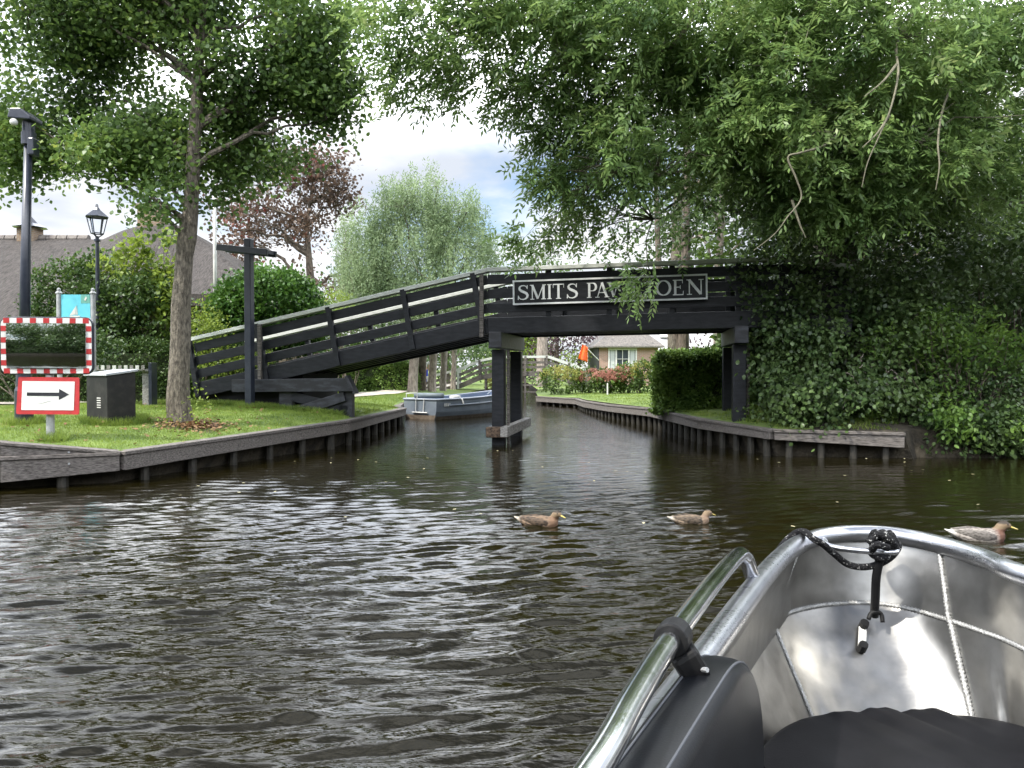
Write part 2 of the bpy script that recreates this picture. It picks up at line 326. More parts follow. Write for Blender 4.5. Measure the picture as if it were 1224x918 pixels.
def unit(a): return a / np.maximum(np.linalg.norm(a, axis=-1, keepdims=True), 1e-9)
def leaves(P_, D, N, L, W, shape='hex'):
    'returns verts, faces for leaves with base P_, direction D, normal hint N'
    D = unit(D); Sd = unit(np.cross(D, N)); n = len(P_); L = np.broadcast_to(L, (n,))[:, None]; W = np.broadcast_to(W, (n,))[:, None]
    Nn = np.cross(Sd, D)
    if shape == 'hex':
        pts = [P_, P_ + D * L * .3 + Sd * W * .5 - Nn * W * .1, P_ + D * L * .7 + Sd * W * .42 - Nn * W * .1, P_ + D * L - Nn * L * .12,
               P_ + D * L * .7 - Sd * W * .42 - Nn * W * .1, P_ + D * L * .3 - Sd * W * .5 - Nn * W * .1]
    else:
        pts = [P_, P_ + D * L * .45 + Sd * W * .5, P_ + D * L, P_ + D * L * .45 - Sd * W * .5]
    k = len(pts); V = np.stack(pts, 1).reshape(-1, 3); F = np.arange(n * k).reshape(n, k)
    return V, F

def nfield(pts, scale, seed=0.0):
    return np.array([mnoise.noise(Vector((p[0] * scale + seed, p[1] * scale + seed * 1.7, p[2] * scale - seed))) for p in pts])

def blob_points(b, rng, shell=0.55, gap=0.0, seed=0.0, gscale=1.0):
    'b = (centre Vector, (rx,ry,rz), n)'
    c, r, n = b; n = int(n)
    u = unit(rng.normal(size=(n, 3))); rr = (rng.uniform(shell ** 3, 1.0, n) ** (1 / 3))[:, None]
    p = np.array(c) + u * rr * np.array(r)
    if gap > -1:
        q = nfield(p, gscale, seed); p = p[q > gap]
    return p

def spray(C, rng, k, sig, L, W, out_from, droop=0.5, shape='hex', upn=0.6):
    'k broad leaves round each cluster centre C'
    n = len(C) * k; c = np.repeat(C, k, 0)
    Pp = c + rng.normal(size=(n, 3)) * np.array(sig)
    o = unit(c - np.array(out_from)); D = o * 0.6 + rng.normal(size=(n, 3)) * 0.6; D[:, 2] -= droop
    N = rng.normal(size=(n, 3)) * 0.55; N[:, 2] += upn
    return leaves(Pp, D, N, rng.uniform(0.7, 1.15, n) * L, rng.uniform(0.75, 1.1, n) * W, shape)

def ash_spray(C, rng, k, sig, rach, L, W, out_from, pairs=4):
    n = len(C) * k; c = np.repeat(C, k, 0); o = unit(c - np.array(out_from)); o[:, 2] *= 0.4
    B = c + rng.normal(size=(n, 3)) * np.array(sig)
    D = unit(o * 0.7 + rng.normal(size=(n, 3)) * 0.6 + np.array([0, 0, -0.35])); N = rng.normal(size=(n, 3)) * 0.45; N[:, 2] += 0.8
    Sd = unit(np.cross(D, N)); Nn = np.cross(Sd, D); ln = rng.uniform(0.75, 1.15, n)[:, None] * rach
    Vs, Fs, off = [], [], 0
    for i in range(pairs):
        t = (i + 1.0) / (pairs + 0.6)
        for s in (-1, 1):
            b = B + D * ln * t + np.array([0, 0, -1]) * (t * t) * 0.25 * ln
            d = D * 0.55 + Sd * s * 0.85 - Nn * 0.1 + np.array([0, 0, -0.25]) + rng.normal(size=(n, 3)) * 0.12
            V, F = leaves(b, d, N + rng.normal(size=(n, 3)) * 0.25, L * rng.uniform(.8, 1.1, n), W, 'dia')
            Vs.append(V); Fs.append(F + off); off += len(V)
    b = B + D * ln + np.array([0, 0, -1]) * 0.25 * ln
    V, F = leaves(b, D + np.array([0, 0, -0.3]), N, L, W, 'dia'); Vs.append(V); Fs.append(F + off)
    return np.concatenate(Vs), np.concatenate(Fs)

def willow_spray(C, rng, k, hgt, L, W):
    n = len(C) * k; c = np.repeat(C, k, 0)
    lean = np.repeat(rng.normal(size=(len(C), 2)) * 0.22, k, 0); t = rng.uniform(-0.5, 0.5, n)
    Pp = c.copy(); Pp[:, 2] += t * hgt; Pp[:, :2] += lean * (t * hgt)[:, None] + rng.normal(size=(n, 2)) * 0.07
    D = rng.normal(size=(n, 3)) * 0.6; D[:, 2] += 0.5
    N = rng.normal(size=(n, 3))
    return leaves(Pp, D, N, rng.uniform(.7, 1.2, n) * L, W, 'dia')

def bez(p0, p1, sag=0.0, n=6, wob=0.0):
    p0, p1 = Vector(p0), Vector(p1); L = (p1 - p0).length; pts = []
    for i in range(n + 1):
        t = i / n; p = p0.lerp(p1, t); p.z += math.sin(math.pi * t) * sag * L
        if wob and 0 < i < n: p += Vector((random.gauss(0, 1), random.gauss(0, 1), random.gauss(0, 1))) * wob * L
        pts.append(p)
    return pts

def limbs(mb, trunk, C, r0, n_limbs, n_twigs, rnd, sag=0.12):
    'limbs from the trunk axis to picked cluster centres, twigs from limbs to others'
    C = np.asarray(C)
    if len(C) == 0: return
    ends = C[rnd.choice(len(C), min(n_limbs, len(C)), replace=False)]
    curves = []
    T = [Vector(p[:3]) for p in trunk]
    for e in ends:
        e = Vector(e); best = None
        for i in range(len(T) - 1):
            for t in (0.0, 0.5, 1.0):
                q = T[i].lerp(T[i + 1], t); hd = (Vector((e.x, e.y)) - Vector((q.x, q.y))).length
                cost = abs(e.z - q.z - 0.45 * hd) + (0 if i > 0 else 3)
                if best is None or cost < best[0]: best = (cost, q)
        pts = bez(best[1], e, sag, 7, 0.025); rr = r0 * random.uniform(.5, 1)
        mb.tube(pts, [rr * (1 - 0.82 * i / 7) for i in range(8)], 6); curves.append(pts)
    allp = np.array([p for c in curves for p in c[2:]])
    for i in rnd.choice(len(C), min(n_twigs, len(C)), replace=False):
        j = np.argmin(((allp - C[i]) ** 2).sum(1)); q = allp[j]
        if np.linalg.norm(q - C[i]) > 3.0: continue
        pts = bez(q, C[i], 0.1, 4, 0.04); mb.tube(pts, [r0 * .16, r0 * .13, r0 * .1, r0 * .07, r0 * .04], 4, cap=False)

def rough_trunk(mb, path, n=14, amp=0.07, burl=0.0):
    'path: (x,y,z,r)'
    rings = []; pts = []
    for i in range(len(path) - 1):
        a, b = np.array(path[i], float), np.array(path[i + 1], float); m = max(2, int(np.linalg.norm(b[:3] - a[:3]) / 0.14))
        for k in range(m): pts.append(a + (b - a) * k / m)
    pts.append(np.array(path[-1], float))
    for p in pts:
        ring = []
        for k in range(n):
            an = 2 * math.pi * k / n; nx, ny = math.cos(an), math.sin(an)
            f = 1 + amp * mnoise.noise(Vector((nx * 1.5 + p[0], ny * 1.5 + p[1], p[2] * 1.3))) * 2
            ring.append((p[0] + nx * p[3] * f, p[1] + ny * p[3] * f, p[2]))
        rings.append(ring)
    mb.loft(rings)

# ------------------------------------------------------------------ the land and the water
EDGE = [(-300, 8.2), (-6.05, 9.15), (-4.93, 9.70), (-3.07, 14.2), (-2.86, 20.2), (-3.35, 22.4), (-3.6, 25), (-2.9, 30), (-1.9, 36), (-1.0, 45), (-.5, 60),
        (1.2, 60), (1.35, 40), (1.1, 36), (1.03, 30.8), (2.42, 28.4), (2.46, 25.9), (2.84, 22.2), (3.40, 18.7), (3.61, 14.65), (4.26, 12.58), (6.22, 12.30), (6.5, 12.6), (9.5, 12.7), (300, 11.4)]
EA = np.array(EDGE, float)
def edge_dist(x, y):
    x, y = np.atleast_1d(x).astype(float), np.atleast_1d(y).astype(float); best = np.full(x.shape, 1e9)
    for a, b in zip(EA[:-1], EA[1:]):
        ab = b - a; t = np.clip(((x - a[0]) * ab[0] + (y - a[1]) * ab[1]) / (ab @ ab), 0, 1)
        best = np.minimum(best, np.hypot(x - a[0] - t * ab[0], y - a[1] - t * ab[1]))
    return best
def height(x, y):
    x, y = np.atleast_1d(x).astype(float), np.atleast_1d(y).astype(float); t = edge_dist(x, y)
    base = np.interp(y, [8.9, 9.2, 9.9, 14.2, 19, 22, 28, 36], [.50, .50, .38, .49, .42, .33, .34, .33])
    base = np.where(x > 2, np.interp(y, [12.2, 12.7, 14.6, 19, 24, 31], [.42, .45, .49, .49, .42, .33]), base)
    rise = np.interp(y, [15, 22, 32], [.25, .2, .12])
    return base + rise * (1 - np.exp(-t / 1.5)) + 0.015 * np.sin(x * 2.1 + 1) * np.sin(y * 1.7) * np.minimum(t, 1)
def H(x, y): return float(height(x, y)[0])

def inside(poly, x, y):
    c = np.zeros(x.shape, bool); n = len(poly)
    for i in range(n):
        x0, y0 = poly[i]; x1, y1 = poly[(i + 1) % n]
        with np.errstate(divide='ignore', invalid='ignore'):
            c ^= ((y0 > y) != (y1 > y)) & (x < (x1 - x0) * (y - y0) / (y1 - y0 + 1e-12) + x0)
    return c
LAND = EDGE + [(300, 500), (-300, 500)]
gx, gy = np.meshgrid(np.arange(-18, 18, .3), np.arange(8, 40, .3)); gx = gx.ravel() + rng.uniform(-.05, .05, gx.size); gy = gy.ravel() + rng.uniform(-.05, .05, gy.size)
fx, fy = np.meshgrid(np.arange(-290, 290, 12.), np.arange(14, 490, 12.)); fx, fy = fx.ravel(), fy.ravel()
far = (np.abs(fx) > 20) | (fy > 42); px_ = np.concatenate([gx, fx[far]]); py_ = np.concatenate([gy, fy[far]])
k = inside(LAND, px_, py_) & (edge_dist(px_, py_) > .12); px_, py_ = px_[k], py_[k]
ep = []
for a, b in zip(EDGE[:-1], EDGE[1:]):
    L_ = math.hypot(b[0] - a[0], b[1] - a[1]); m = max(1, int(L_ / .4)) if L_ < 40 else 6
    ep += [(a[0] + (b[0] - a[0]) * i / m, a[1] + (b[1] - a[1]) * i / m) for i in range(m)]
ep += [EDGE[-1], (300, 500), (-300, 500)]
ne = len(ep)
vin = [Vector(p) for p in ep] + [Vector((a, b)) for a, b in zip(px_, py_)]
res = delaunay_2d_cdt(vin, [(i, (i + 1) % ne) for i in range(ne)], [], 1, 1e-5)
v2 = np.array([(v.x, v.y) for v in res[0]]); f2 = np.array([f for f in res[2] if len(f) == 3])
cen = v2[f2].mean(1); f2 = f2[inside(LAND, cen[:, 0], cen[:, 1])]
V = np.column_stack([v2, height(v2[:, 0], v2[:, 1])]); nv = len(V)
sk = []; nb = ne - 2
base_v = V[:0]
ev = np.array(ep[:nb]); ez = height(ev[:, 0], ev[:, 1])
top = np.column_stack([ev, ez]); tg = np.gradient(ev, axis=0); tg /= np.linalg.norm(tg, axis=1, keepdims=True); inl = np.column_stack([-tg[:, 1], tg[:, 0]]) * .35
natural = (ev[:, 0] > 6.3) & (ev[:, 1] < 13)
bot = np.column_stack([ev + inl * np.where(natural, -.6, 1)[:, None], np.where(natural, -.35, -.4)])
V = np.vstack([V, top, bot]); tri = list(f2)
ntop = len(tri)
for i in range(nb - 1):
    a, b, c, d = nv + i, nv + i + 1, nv + nb + i + 1, nv + nb + i
    tri += [(a, b, c), (a, c, d)]
# the bank behind the photographer
k0 = len(V); rb = np.array([(-300, -15, .5), (300, -15, .5), (300, -300, .6), (-300, -300, .6), (-300, -14.6, -1.2), (300, -14.6, -1.2)], float); V = np.vstack([V, rb])
tri += [(k0, k0 + 3, k0 + 2), (k0, k0 + 2, k0 + 1), (k0, k0 + 1, k0 + 5), (k0, k0 + 5, k0 + 4)]
ground = np_mesh('ground', V, np.array(tri), M['lawn']); tag(ground, kind='structure')
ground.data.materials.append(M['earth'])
cn = V[np.array(tri)].mean(1); tv = V[np.array(tri)]; nrmz = np.abs(np.cross(tv[:, 1] - tv[:, 0], tv[:, 2] - tv[:, 0])[:, 2])
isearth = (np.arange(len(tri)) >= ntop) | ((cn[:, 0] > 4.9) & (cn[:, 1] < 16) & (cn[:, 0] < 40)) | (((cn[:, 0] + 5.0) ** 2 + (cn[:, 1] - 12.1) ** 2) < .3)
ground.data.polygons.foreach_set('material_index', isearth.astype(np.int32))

bedm = MB(); bedm.add([(-400, -400, -1.25), (400, -400, -1.25), (400, 520, -1.25), (-400, 520, -1.25)], [(0, 1, 2, 3)])
tag(bedm.build('canal_bed', M['earth']), kind='structure')

# water surface: real ripples, finer near the boat
def axis_vals(segs):
    o = [segs[0][0]]
    for a, b, st in segs: o += list(np.arange(a + st, b + 1e-6, st))
    return np.array(sorted(set(np.round(o, 4))))
ys = np.concatenate([[-300, -60, -25], axis_vals([(-16, 0, .8), (0, 1.2, .15), (1.2, 5, .013), (5, 7, .02), (7, 10, .03), (10, 16, .06), (16, 30, .15), (30, 60, .6)]), [80, 160, 400]])
xs = np.concatenate([[-300, -80, -30], axis_vals([(-14, -7, .3), (-7, 7, .045), (7, 14, .3)]), [30, 80, 300]])
X, Y = np.meshgrid(xs, ys); Z = np.zeros_like(X)
wr = np.random.default_rng(3)
amp_y = np.interp(Y, [-10, 0, 5, 9, 13, 18, 30], [0.3, 1.0, 1.0, .58, .26, .11, .06]) * ((Y < 60) & (Y > -14) & (np.abs(X) < 14))
for i in range(110):
    lam = 0.055 * (5.6 ** wr.uniform(0, 1) ** 1.25); th = math.radians(90 + 12 + wr.normal() * 11); kx, ky = 2 * math.pi / lam * math.cos(th), 2 * math.pi / lam * math.sin(th)
    slope = 0.072 * (.8 if lam > .2 else 1)
    cx0, cy0 = wr.uniform(-7, 7), wr.uniform(0, 14)
    env = 0.45 + 0.55 * np.sin(X * wr.uniform(-.8, .8) + wr.uniform(0, 6)) * np.sin(Y * wr.uniform(-.9, .9) + wr.uniform(0, 6))
    ph = kx * X + ky * Y + .8 * np.sin(X * 1.3 + i) + .7 * np.sin(Y * 1.1 + 2 * i)
    if lam < .2: env = env * np.clip((lam * 55 - Y) / 2, 0, 1)
    Z += slope * lam / (2 * math.pi) * env * (np.sin(ph) + .25 * np.sin(2 * ph + 1)) * 1.35
Z *= amp_y
for wx_, wy_ in ((.235, 7.13), (1.68, 7.21), (3.95, 6.51)):
    s_ = wx_ - X; a_ = np.abs(Y - wy_)
    Z += .013 * np.exp(-((a_ - .30 * s_ - .05) / .045) ** 2) * np.exp(-np.abs(s_) / .9) * (s_ > -.2)
    r_ = np.hypot(X - wx_ - .05, (Y - wy_) * 1.2); Z += .005 * np.sin(r_ * 48) * np.exp(-r_ / .3)
ny, nx = X.shape; idx = np.arange(ny * nx).reshape(ny, nx)
F = np.stack([idx[:-1, :-1], idx[:-1, 1:], idx[1:, 1:], idx[1:, :-1]], -1).reshape(-1, 4)
wm = bpy.data.materials.new('canal_water'); wm.use_nodes = True; t = wm.node_tree; b = t.nodes['Principled BSDF']
b.inputs['Base Color'].default_value = (0.0075, 0.0062, 0.0018, 1); b.inputs['Roughness'].default_value = 0.02; b.inputs['IOR'].default_value = 1.42
c = nn(t, 'ShaderNodeTexCoord'); mp = nn(t, 'ShaderNodeMapping'); mp.inputs['Scale'].default_value = (1.0, 3.4, 1)
t.links.new(c.outputs['Object'], mp.inputs[0])
n1 = nn(t, 'ShaderNodeTexNoise'); n1.inputs['Scale'].default_value = 6.0; n1.inputs['Detail'].default_value = 4; t.links.new(mp.outputs[0], n1.inputs['Vector'])
bp = nn(t, 'ShaderNodeBump'); bp.inputs['Strength'].default_value = 0.22; bp.inputs['Distance'].default_value = 0.03
t.links.new(n1.outputs['Fac'], bp.inputs['Height']); t.links.new(bp.outputs[0], b.inputs['Normal'])
water = np_mesh('water', np.column_stack([X.ravel(), Y.ravel(), Z.ravel()]), F, wm, smooth=True); tag(water, kind='structure')

fr = np.random.default_rng(77); n = 90; fx_ = fr.uniform(-5, 9, n); fy_ = fr.uniform(5, 13.5, n); kk_ = ~inside(LAND, fx_, fy_) & ((fx_ > 2) | (fy_ > 7)); fx_, fy_ = fx_[kk_], fy_[kk_]; n = len(fx_)
Vf, Ff = leaves(np.column_stack([fx_, fy_, np.full(n, .022)]), np.column_stack([fr.normal(size=(n, 2)), np.zeros(n)]), np.tile([0, 0, 1.], (n, 1)), .045, .03)
M['float'] = leafmat('floating_yellow_leaf', (0.25, 0.22, 0.10), (0.5, 0.47, 0.3), 0.1, 0.6, 3)
tag(np_mesh('floating_leaves', Vf, Ff, M['float']), 'small pale leaves and specks drifting on the dark canal', 'leaves', kind='stuff')
# path behind the lawn
pc = [(-30, 15.2), (-14, 15.6), (-9.0, 16.6), (-7.6, 19), (-6.4, 24), (-5.4, 30), (-4.4, 40), (-3.6, 55)]
pv = []
for i in range(len(pc) - 1):
    a, b_ = Vector(pc[i]), Vector(pc[i + 1]); m = max(2, int((b_ - a).length / .4))
    for q in range(m): pv.append(a.lerp(b_, q / m))
pm = MB(); rings = []
for i, p in enumerate(pv):
    tdir = (pv[min(i + 1, len(pv) - 1)] - pv[max(i - 1, 0)]).normalized(); nr = Vector((-tdir.y, tdir.x))
    rings.append([(q.x, q.y, H(q.x, q.y) + .03) for q in (p + nr * 0.75, p + nr * .25, p - nr * .25, p - nr * 0.75)])
pm.loft(rings, close=False)
tag(pm.build('path', M['path']), kind='structure')

# grass blades
def grass_patch(n, x0, x1, y0, y1, hmin, hmax, w_, keep, seed):
    r = np.random.default_rng(seed); x = r.uniform(x0, x1, n); y = r.uniform(y0, y1, n); k = inside(LAND, x, y) & (edge_dist(x, y) > .1) & keep(x, y); x, y = x[k], y[k]; n = len(x)
    z = height(x, y) - .01; h = r.uniform(hmin, hmax, n); a = r.uniform(0, math.pi, n); dx, dy = np.cos(a) * w_, np.sin(a) * w_
    lx, ly = r.normal(size=n) * h * .45, r.normal(size=n) * h * .45
    V = np.stack([np.column_stack([x - dx, y - dy, z]), np.column_stack([x + dx, y + dy, z]), np.column_stack([x + lx, y + ly, z + h])], 1).reshape(-1, 3)
    return V
def onpath(x, y):
    p = np.array(pc); best = np.full(x.shape, 1e9)
    for a, b in zip(p[:-1], p[1:]):
        ab = b - a; t = np.clip(((x - a[0]) * ab[0] + (y - a[1]) * ab[1]) / (ab @ ab), 0, 1); best = np.minimum(best, np.hypot(x - a[0] - t * ab[0], y - a[1] - t * ab[1]))
    return best < .8
notree = lambda x, y: (((x + 5.0) ** 2 + (y - 12.1) ** 2) > .16) & ~onpath(x, y)
gv = np.vstack([grass_patch(85000, -9.5, -3, 8.4, 15.5, .025, .065, .0045, notree, 1), grass_patch(45000, -9, -2.8, 14, 32, .03, .07, .008, notree, 2),
                grass_patch(16000, 3.4, 6.5, 12.4, 17.2, .03, .09, .006, lambda x, y: (x > 0) & (nfield(np.column_stack([x, y, x * 0]), 1.8, 5) > -.15), 6), grass_patch(22000, 2.4, 7, 17, 33, .02, .045, .010, lambda x, y: x > 0, 4)])
grass = np_mesh('grass', gv, np.arange(len(gv)).reshape(-1, 3), M['blade']); tag(grass, 'short green lawn grass along both canal banks', 'grass', kind='stuff')
tg_ = grass_patch(26000, -9.5, -2.8, 8.8, 20, .06, .17, .005, lambda x, y: (edge_dist(x, y) < .28) & (nfield(np.column_stack([x, y, x * 0]), 1.4, 3) > .02), 8)
tp2 = grass_patch(200000, -7.6, -2.9, 10, 16.4, .06, .16, .005, lambda x, y: ((((x + 6.05) ** 2 + (y - 10.2) ** 2) < .03) | (((x + 7.32) ** 2 + (y - 11.6) ** 2) < .07) | (np.hypot(x + 6.1, y - 11.9) < .5) | (np.hypot(x + 5.1, y - 15.0) < .25) | (np.abs(y - 14.63 + .18 * (x + .28)) < .35) & (x < -3.3)) & (np.hypot(x + 6.1, y - 11.9) > .33), 9)
tg_ = np.vstack([tg_, tp2])
tag(np_mesh('long_grass', tg_, np.arange(len(tg_)).reshape(-1, 3), M['blade']), 'uneven longer grass along the timber edging and round the posts', 'grass', kind='stuff')
lv = np.random.default_rng(5); n = 900
a = lv.uniform(0, 6.28, n); rr = np.abs(lv.normal(0, .38, n)); lx = -5.0 + np.cos(a) * rr; ly = 12.05 + np.sin(a) * rr
lx = np.concatenate([lx, lv.uniform(-8.5, -3.3, 260)]); ly = np.concatenate([ly, lv.uniform(9.6, 15.5, 260)]); kk_ = inside(LAND, lx, ly); lx, ly = lx[kk_], ly[kk_]; n = len(lx)
Pn = np.column_stack([lx, ly, height(lx, ly) + lv.uniform(0.01, .06, n)]); V, F = leaves(Pn, lv.normal(size=(n, 3)) * (1, 1, .25), np.column_stack([lv.normal(size=(n, 2)) * .3, np.ones(n)]), .06, .045)
M['dead'] = leafmat('dead_brown_leaf', (0.10, 0.045, 0.02), (0.30, 0.19, 0.09), 0.1, 0.8, 3)
tag(np_mesh('fallen_leaves', V, F, M['dead']), 'brown fallen leaves round the foot of the tree by the cabinet', 'leaves', kind='stuff')

# ------------------------------------------------------------------ timber revetments
def revetment(name, label, pts, ztop, zbot, pile_sp, thick=.09, cap=.2, pile_r=.07, upper=None):
    o = thing(name, label, 'canal edging', (pts[0][0], pts[0][1], 0), group='timber edgings of the canal banks')
    ox, oy = pts[0]
    cs = 0.0
    b = MB(); c = MB()
    for i, (a, q) in enumerate(zip(pts[:-1], pts[1:])):
        a0, a1 = Vector((a[0] - ox, a[1] - oy, 0)), Vector((q[0] - ox, q[1] - oy, 0)); t_ = (a1 - a0).normalized(); nr = Vector((t_.y, -t_.x, 0))
        z0t, z1t, z0b, z1b = ztop[i], ztop[i + 1], zbot[i], zbot[i + 1]
        for (l, h0, h1, g0, g1) in ([(0, z0b, z1b, z0t, z1t)]):
            o0, o1 = a0 + nr * .0, a1 + nr * .0
            vs = [Vector((p.x, p.y, z)) + nr * k_ for p, lo, hi in ((o0, h0, g0), (o1, h1, g1)) for k_ in (.0, thick) for z in (lo, hi)]
            b.add(vs, [(0, 1, 3, 2), (4, 6, 7, 5), (0, 4, 5, 1), (2, 3, 7, 6), (0, 2, 6, 4), (1, 5, 7, 3)])
        vs = [Vector((p.x, p.y, z)) + nr * k_ for p, hi in ((a0 - t_ * .01, z0t + .003), (a1 + t_ * .01, z1t + .003)) for k_ in (-cap + thick + .02, thick + .02) for z in (hi, hi + .045)]
        c.add(vs, [(0, 1, 3, 2), (4, 6, 7, 5), (0, 4, 5, 1), (2, 3, 7, 6), (0, 2, 6, 4), (1, 5, 7, 3)])
        L_ = (a1 - a0).length; m = max(1, int(L_ / pile_sp))
        for k_ in range(m):
            p = a0 + t_ * (L_ * (k_ + .5) / m) + nr * (thick * .2 - .05)
            pl = MB(); zz = z0b + (z1b - z0b) * (k_ + .5) / m + .05
            pl.tube([(p.x, p.y, -.8), (p.x, p.y, zz)], pile_r * random.uniform(.85, 1.1), 9); pl.build('pile', M['pile'], o, smooth=False)
    b.build('plank', M['grey_wood'], o, bevel=.008); c.build('cap_board', M['grey_wood'], o, bevel=.006)
    for up_ in upper or []:
        u_ = MB(); a0, a1, z0, z1, zt0, zt1 = up_
        a0, a1 = Vector((a0[0] - ox, a0[1] - oy, 0)), Vector((a1[0] - ox, a1[1] - oy, 0)); t_ = (a1 - a0).normalized(); nr = Vector((t_.y, -t_.x, 0))
        for (k0_, k1_, e0, e1) in ((-.02, thick - .012, 0, 0), (-.14, thick + .01, 1, 1)):
            vs = [Vector((p.x, p.y, z)) + nr * k_ for p, lo, hi in ((a0, z0 if not e0 else zt0, zt0 + .035 * e0), (a1, z1 if not e1 else zt1, zt1 + .035 * e1)) for k_ in (k0_, k1_) for z in (lo, hi)]
            u_.add(vs, [(0, 1, 3, 2), (4, 6, 7, 5), (0, 4, 5, 1), (2, 3, 7, 6), (0, 2, 6, 4), (1, 5, 7, 3)])
        u_.build('upper_plank', M['grey_wood'], o, bevel=.006)
    return o
E = EDGE
def bolts_on(o, pts, nr):
    ox, oy = o.location.x, o.location.y
    for x, y, z in pts:
        q = MB(); p = Vector((x - ox, y - oy, z)); q.tube([p, p + Vector(nr) * .012], .013, 8); q.build('bolt', M['steel'], o)
rv1 = revetment('timber_revetment', 'weathered grey timber edging of the grass bank below the arrow sign', [(-12, 8.96), E[1], E[2], E[3], E[4], E[5], E[6], E[7]],
          [.36, .36, .36, .45, .36, .30, .28, .28], [.08, .10, .17, .28, .22, .16, .14, .14], .75, upper=[((-9.5, 9.028), (-6.05, 9.15), .37, .37, .70, .545), ((-6.05, 9.15), (-4.93, 9.70), .37, .37, .545, .378)])
revetment('timber_revetment', 'weathered grey timber edging on round piles below the dark hedge', [E[14], E[15], E[16], E[17], E[18], E[19], E[20], E[21]],
          [.29, .29, .31, .36, .44, .45, .41, .38], [.12, .12, .14, .2, .28, .30, .29, .185], .42, pile_r=.062)

_n = Vector((.44, -.897, 0)).normalized()
bolts_on(rv1, [(-5.42 + .09 * _n.x, 9.46 + .09 * _n.y, .43 - .0), (-5.42 + .10 * _n.x, 9.46 + .10 * _n.y, .29)], _n)
# ------------------------------------------------------------------ the footbridge
BR_ANG = -math.atan(.18)
br = thing('footbridge', 'black wooden footbridge with a sloping ramp and a name board over the canal', 'bridge', (-.28, 14.63, 0), BR_ANG)
BW = 2.05
UL, UM, UR, UE = -6.26, -.18, 5.2, 6.3
def deck_z(u): return float(np.interp(u, [UL, UM, UR, UE], [1.14, 2.40, 2.48, 2.3]))
segs = [(UL, UM), (UM, UR), (UR, UE)]
def bbeam(u0, u1, v, dz, w_, h_):
    m = MB(); m.beam((u0, v, deck_z(u0) + dz), (u1, v, deck_z(u1) + dz), w_, h_); return m
for v, side in ((0, 1), (BW, -1)):
    fa = MB()
    for u0, u1 in segs: fa.beam((u0, v, deck_z(u0) - .15), (u1, v, deck_z(u1) - .15), .09, .30)
    fa.build('edge_beam', M['black'], br, bevel=.008)
    cp = MB()
    for u0, u1 in segs: cp.beam((u0 - .02, v - side * .02, deck_z(u0) + .895), (u1 + .02, v - side * .02, deck_z(u1) + .895), .19, .075)
    cp.build('handrail', M['rail_cap'], br, bevel=.008)
    for dz in (.18, .45, .72):
        rb_ = MB()
        for u0, u1 in segs: rb_.beam((u0, v + side * .0, deck_z(u0) + dz), (u1, v + side * .0, deck_z(u1) + dz), .035, .178)
        rb_.build('rail_board', M['black'], br, bevel=.005)
    for u in (-6.2, -4.7, -3.2, -1.68, -.3):
        dz0 = deck_z(u); sl_ = (2.40 - 1.14) / (UM - UL); lean = sl_ * .9
        p = MB(); p.beam((u + .25 * sl_, v - side * .068, dz0 - .28), (u - lean * .85, v - side * .068, dz0 + .87), .095, .10, up=(1, 0, 0)); p.build('rail_post', M['black'], br, bevel=.006)
    for u in (.97, 2.1, 3.23, 4.4, 5.15, 6.2):
        dz0 = deck_z(u); p = MB(); p.beam((u, v + side * .06, dz0 - .2), (u, v + side * .06, dz0 + .87), .08, .10, up=(1, 0, 0)); p.build('rail_post', M['black'], br, bevel=.006)
for v in (.4, .8, 1.2, 1.62):
    jm = MB()
    for u0, u1 in segs: jm.beam((u0 + .05, v, deck_z(u0) - .17), (u1, v, deck_z(u1) - .17), .09, .2)
    jm.build('joist', M['black'], br)
dk = MB()
for u0, u1 in segs:
    L_ = u1 - u0; m = int(L_ / .16)
    for i in range(m):
        a, b_ = u0 + L_ * (i + .03) / m, u0 + L_ * (i + .97) / m
        dk.beam((a, BW / 2, deck_z(a) - .028), (b_, BW / 2, deck_z(b_) - .028), BW - .1, .04)
dk.build('deck', M['black_worn'], br)
# piers
def pier(u, zf, name_lab):
    zc_ = deck_z(u) - .30
    for v in (.08, BW - .05):
        p = MB(); p.box((u, v, (zc_ - .3 + zf) / 2), (.235, .24, zc_ - .3 - zf)); p.build('pier_post', M['black'], br, bevel=.012)
    cb_ = MB(); cb_.box((u, BW / 2, zc_ - .13), (.24, BW + .62, .30)); cb_.build('cross_beam', M['black_worn'], br, bevel=.012)
    bt = MB(); bt.box((u + .165, .16, (zc_ - .3 + zf) / 2 + .1), (.055, .05, zc_ - .32 - zf - .2)); bt.build('batten', M['grey_wood'], br, bevel=.004)
pier(.02, -.9, '')
pier(4.42, .4, '')
wl = MB(); wl.box((.2, BW / 2, .27), (.14, BW + .75, .19)); wl.build('wale', M['pier_wood'], br, bevel=.012)
wl = MB(); wl.box((-.14, .62, .25), (.12, 1.5, .17)); wl.build('wale', M['black_worn'], br, bevel=.012)
wl = MB(); wl.box((.03, -.16, .25), (.40, .16, .20)); wl.build('rotten_block', M['rust'], br, bevel=.02)
# light battens in front of the left part and by the left pier
for u, z0, z1, v in ((-.27, 2.03, 3.2, -.13), (-4.77, 1.05, 2.32, -.13)):
    bt = MB(); bt.box((u, v, (z0 + z1) / 2), (.075, .06, z1 - z0)); bt.build('batten', M['grey_wood'], br, bevel=.005)
